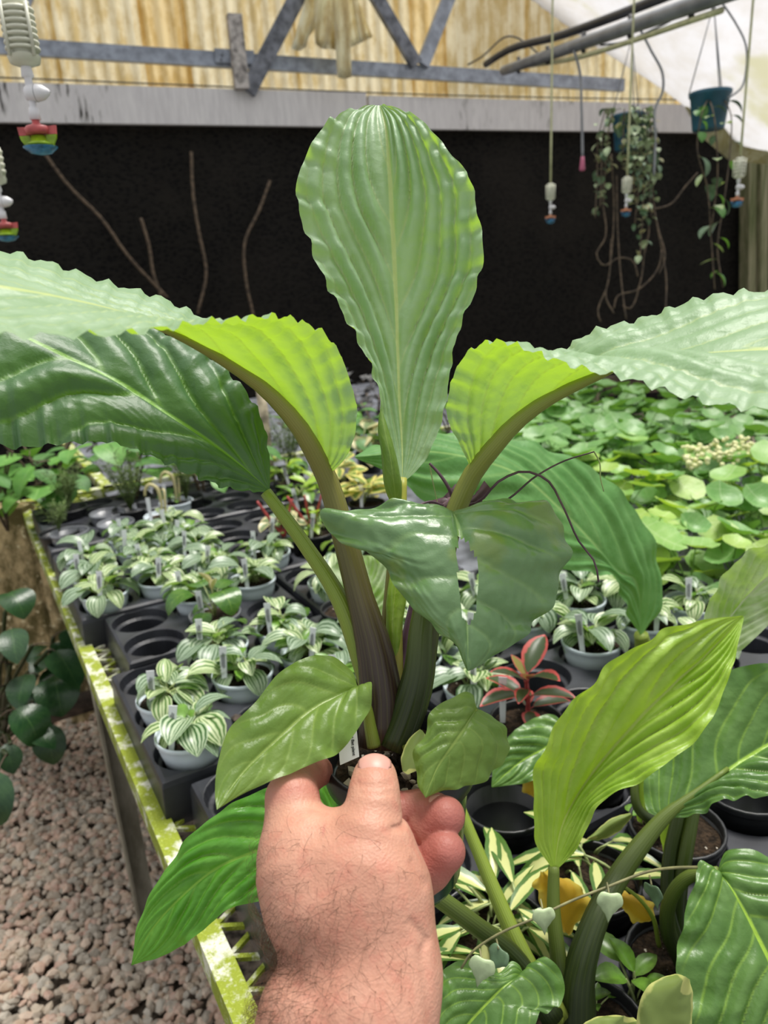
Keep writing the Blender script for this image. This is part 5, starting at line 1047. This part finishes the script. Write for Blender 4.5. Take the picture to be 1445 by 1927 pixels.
for nm, pts, wd_, m_ in (('tube', [(1080, 95, 4.0), (1090, 130, 4.0), (1094, 200, 4.0), (1096, 296, 4.0)], 5, 'conduit'),): mk(nm, *tube([P(*q) for q in pts], wd_/2*4/FPX, 6, 20), M[m_], wp)
c = P(1096, 294, 4.0); mk('plug', *lathe([(.001, .0), (.009, -.002), (.012, -.03), (.016, -.064), (.013, -.072), (.001, -.072)], 10, c), M['pink_plastic'], wp)
wire('looped grey tube hanging from the pipe right of the bushy basket', [(1203, 52, 3.6), (1225, 95, 3.6), (1247, 140, 3.6), (1246, 175, 3.6), (1234, 200, 3.6), (1233, 260, 3.6), (1230, 330, 3.6)], 5, 'conduit', 'tube', 30, 'feed_tube')
wire('slack grey cord slung from the pipe', [(1130, 85, 3.8), (1170, 80, 3.7), (1230, 55, 3.5), (1290, 22, 3.2), (1320, 5, 3.1)], 4, 'conduit', 'cord', 24, 'cord')
wire('slack grey cord beside the right hand basket', [(1355, 0, 3.1), (1385, 45, 3.1), (1402, 80, 3.1), (1404, 130, 3.1), (1395, 165, 3.1), (1370, 185, 3.1)], 4, 'conduit', 'cord', 24, 'cord')
wire('thin wire strung below the fibreglass sheets', [(-20, 145, 4.9), (300, 158, 5.3), (800, 178, 5.9), (1290, 188, 6.6)], 3, 'black_hose', 'wire', 20)
wire('thin wire from the gable to the hose end', [(880, 122, 5.3), (905, 108, 5.25), (950, 70, 5.2), (1035, 118, 5.1)], 3, 'black_hose', 'wire', 20)
# hanging baskets
TL = variants([M['heartd'], M['broad_back'], M['pale_stripe']], M['vine'], 5, .085, .055, .02, .2, .9, .25, 51); SL = variants([M['heartd'], M['heartv'], M['cvar']], M['vine'], 5, .034, .026, .008, .3, .9, .35, 52)
def basket(label, x, y, d, wpx, hpx, hook, trails, temps, lsz, seed, step):
    r = wpx/2*d/FPX; hh = hpx*d/FPX; c = P(x, y, d); th = thing('hanging_basket', label, 'hanging basket', c); rg = random.Random(seed)
    mk('pot', *lathe([(.001, -hh), (r*.72, -hh), (r*.76, -hh+.005), (r*.94, -.02), (r*1.0, -.018), (r*1.02, -.002), (r*.98, 0), (r*.93, -.004), (r*.7, -hh*.9), (.001, -hh*.9)], 28, c), M['basket_blue'], th)
    soil_disc(c-np.array([0, 0, .02]), r*.9, th, seed, .004, 4, 18); hk = P(*hook)
    for a in (.6, 2.7, 4.7): mk('hanger', *tube([c+np.array([r*math.cos(a), r*math.sin(a), -.003]), hk], .0028, 5), M['conduit'], th)
    mk('hook', *tube([hk+np.array([0, 0, -.03]), hk+np.array([0, 0, .02]), hk+np.array([0, 0, .10])], [.010, .012, .006], 8, 6), M['white_plastic'], th)
    for pts in trails:
        p = spline([P(*q) for q in pts], 40); mk('vine', *tube(p, .0030, 4), M['dryvine'], th); ln = np.linalg.norm(np.diff(p, axis=0), axis=1).sum()
        if lsz:
            k = 0.
            while k < ln*.96:
                i = min(39, int(k/ln*39)); q = p[i]-c; mw = Matrix.Translation(q) @ Matrix.Rotation(rg.uniform(0, 6.28), 4, 'Z') @ Matrix.Rotation(rg.uniform(.0, 1.0), 4, 'Y') @ Matrix.Scale(lsz*rg.uniform(.6, 1.15), 4); obj('leaf', temps[rg.randrange(len(temps))], th, mw); k += step*rg.uniform(.6, 1.4)
    return th
d2 = 3.3
basket('teal hanging basket at the right with large grey-green trailing leaves', 1337, 172, d2, 76, 66, (1343, 8, d2), [[(1340, 172, d2), (1318, 225, d2-.12), (1312, 280, d2-.12), (1330, 350, d2-.1), (1338, 450, d2-.1), (1345, 545, d2-.1)], [(1350, 172, d2), (1375, 215, d2-.1), (1372, 300, d2-.1), (1362, 380, d2-.1), (1350, 470, d2-.1), (1360, 540, d2-.1)], [(1330, 172, d2), (1345, 230, d2-.14), (1350, 330, d2-.12), (1340, 420, d2-.1)]], TL, .85, 3, .075)
d3 = 3.7
bk = basket('bushy hanging basket with small pale leaves beside the white beam', 1183, 215, d3, 62, 62, (1189, 70, d3), [], SL, 0, 4, .03); rg = random.Random(8)
trs = [[(1183+dx, 205, d3+dy), (1183+dx*1.3, 260, d3+dy), (1183+dx*1.35, 260+ln*.5, d3+dy), (1183+dx*1.3+rg.uniform(-8, 8), 260+ln, d3+dy)] for dx, dy, ln in ((-38, -.08, 130), (-30, -.1, 60), (-44, -.02, 150), (6, -.12, 110), (14, -.12, 160), (20, -.1, 220), (27, -.08, 150), (34, -.04, 100), (-8, -.12, 60), (10, -.13, 60), (30, 0, 60))]
for pts in trs:
    p = spline([P(*q) for q in pts], 30); mk('vine', *tube(p, .0028, 4), M['dryvine'], bk); q0 = P(1183, 215, d3)
    for i in range(0, 30, 1 if pts[0][0] > 1183 else 2):
        obj('leaf', SL[rg.randrange(5)], bk, Matrix.Translation(p[i]-q0+np.array([rg.uniform(-.02, .02), rg.uniform(-.02, .02), 0])) @ Matrix.Rotation(rg.uniform(0, 6.28), 4, 'Z') @ Matrix.Rotation(rg.uniform(-.3, .9), 4, 'Y') @ Matrix.Scale(rg.uniform(.8, 1.5), 4))
for pts in ([(1140, 300), (1135, 380), (1138, 450), (1122, 480), (1135, 500), (1165, 485), (1190, 490), (1200, 520)], [(1150, 290), (1155, 400), (1150, 480), (1142, 540), (1125, 590), (1130, 606)], [(1160, 330), (1162, 430), (1168, 520), (1175, 580), (1178, 600)], [(1205, 390), (1220, 420), (1212, 480), (1205, 530), (1180, 580), (1172, 575)], [(1225, 330), (1232, 400), (1245, 470), (1253, 520), (1252, 590)], [(1222, 395), (1260, 385), (1290, 350), (1312, 325)], [(1245, 470), (1240, 500), (1200, 545), (1160, 560), (1155, 580)], [(1150, 450), (1146, 520), (1140, 560), (1155, 590)], [(1228, 390), (1238, 430), (1250, 490), (1240, 515)]):
    mk('dry_vine', *tube([P(x, y, d3-.05) for x, y in pts], .0042, 5, 26), M['dryvine'], bk)
# dry vines climbing the black cloth
for lb, pts in (('dry vine slanting down the black wall from the large sprinkler', [(85, 290), (130, 350), (190, 410), (240, 480), (315, 560)]), ('short dry vine beside the slanting one', [(265, 410), (280, 460), (290, 520), (305, 560)]), ('tall reddish dry vine rising in the middle of the black wall', [(360, 285), (364, 370), (375, 440), (388, 510), (372, 590)]), ('dry vine left of the upright leaf', [(508, 340), (490, 390), (460, 460), (462, 520), (478, 600)])):
    o = mk('dry_vine', *tube([WP(x, y, .06) for x, y in pts], .013, 6, 24), M['dryvine']); tag(o, lb, 'vine')
# translucent bag over the truss
bagd = []; bg = thing('plastic_bag', 'limp milky plastic bag hung on the roof truss', 'bag', WP(625, 0, .2))
def strip(name, top_, bot_, off, wv_):
    V = []; 
    for i in range(11):
        for j in range(9):
            a = np.array(top_[0])+(np.array(top_[1])-np.array(top_[0]))*i/10; n_b = len(bot_)-1; f_ = i/10*n_b; k = min(int(f_), n_b-1); b = np.array(bot_[k])+(np.array(bot_[k+1])-np.array(bot_[k]))*(f_-k); q = a+(b-a)*j/8; V.append(WP(q[0], q[1], off+wv_*math.sin(i*1.1+j*.3)*j/8))
    o = mk(name, V, grid_faces(11, 9), M['bag'], bg); so = o.modifiers.new('t', 'SOLIDIFY'); so.thickness = .004
strip('bag_fold', ((585, -40), (640, -40)), [(549, 92), (562, 97), (575, 88), (580, 70), (590, 55)], .22, .04); strip('bag_fold', ((590, -40), (650, -40)), [(594, 82), (605, 92), (625, 92), (632, 95)], .26, .05); strip('bag_fold', ((640, -40), (660, -40)), [(655, 92), (680, 80), (700, 70)], .23, .04); strip('bag_strap', ((622, -40), (655, -40)), [(636, 146), (648, 149), (661, 145)], .30, .02)

# ================================================================== FAR EDGES
sh = thing('shrub', 'dark grey-leaved shrub against the foot of the black wall', 'shrub', P(695, 800, 4.2)); rg = random.Random(5); GL = variants([M['rock_dark']], M['dryvine'], 4, .05, .04, .02, .6, .8, .2, 61)
for k in range(90):
    p = P(690+rg.uniform(-50, 60), 760+rg.uniform(-50, 45), 4.2+rg.uniform(-.15, .15)); obj('leaf', GL[rg.randrange(4)], sh, Matrix.Translation(p-P(695, 800, 4.2)) @ Matrix.Rotation(rg.uniform(0, 6.28), 4, 'Z') @ Matrix.Rotation(rg.uniform(-.6, .6), 4, 'Y') @ Matrix.Scale(rg.uniform(.8, 1.6), 4))
for q in range(3): mk('stem', *tube([P(680+q*15, 850, 4.2), P(675+q*18, 790, 4.2), P(665+q*25, 740, 4.2)], .008, 5, 6), M['dryvine'], sh)
pk = mk('plank', *bar(P(930, 742, 4.35), P(1330, 712, 4.45), .04, .11), M['dark_timber'], None, False); tag(pk, 'dark wet plank at the back edge of the bench above the round leaves', 'plank')
q = G(1122, 760, .80); o = mk('stake', *tube([q, q+np.array([0, 0, .20])], .015, 8), M['wood_stake']); tag(o, 'short pale stake standing in front of the dark plank', 'stake')
# plants with shade painted into their leaves, on the ground at the far left
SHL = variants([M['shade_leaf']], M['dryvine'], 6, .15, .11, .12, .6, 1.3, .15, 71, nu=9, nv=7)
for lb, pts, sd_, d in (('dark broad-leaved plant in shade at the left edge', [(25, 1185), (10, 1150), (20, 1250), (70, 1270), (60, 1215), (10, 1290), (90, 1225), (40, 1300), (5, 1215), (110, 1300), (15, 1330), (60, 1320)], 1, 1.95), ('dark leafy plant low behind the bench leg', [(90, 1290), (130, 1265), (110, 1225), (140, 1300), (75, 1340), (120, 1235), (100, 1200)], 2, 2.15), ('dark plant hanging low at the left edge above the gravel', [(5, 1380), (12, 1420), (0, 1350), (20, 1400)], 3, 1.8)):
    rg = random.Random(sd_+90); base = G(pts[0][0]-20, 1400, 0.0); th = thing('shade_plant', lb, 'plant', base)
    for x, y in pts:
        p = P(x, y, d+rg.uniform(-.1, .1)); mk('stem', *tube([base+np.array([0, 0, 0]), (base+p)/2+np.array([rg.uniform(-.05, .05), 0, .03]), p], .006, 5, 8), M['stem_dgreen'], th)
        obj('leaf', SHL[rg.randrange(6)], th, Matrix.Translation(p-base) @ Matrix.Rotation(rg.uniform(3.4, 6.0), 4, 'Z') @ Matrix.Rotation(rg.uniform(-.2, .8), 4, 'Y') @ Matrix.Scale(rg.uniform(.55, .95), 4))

for lb, x, y, k in (('curled brown bark piece on the tray beside the white pots', 372, 1268, 1), ('flat brown bark piece on the tray left of the olive leaf', 448, 1352, 2)):
    q = G(x, y, DECK+.005); o = mk('bark_piece', shapes[k]*np.array([.026, .014, .012])@np.array(Euler((.2, .3, k)).to_matrix()).T+q, ICO_F, M['dark_timber'], None, False); tag(o, lb, 'bark')
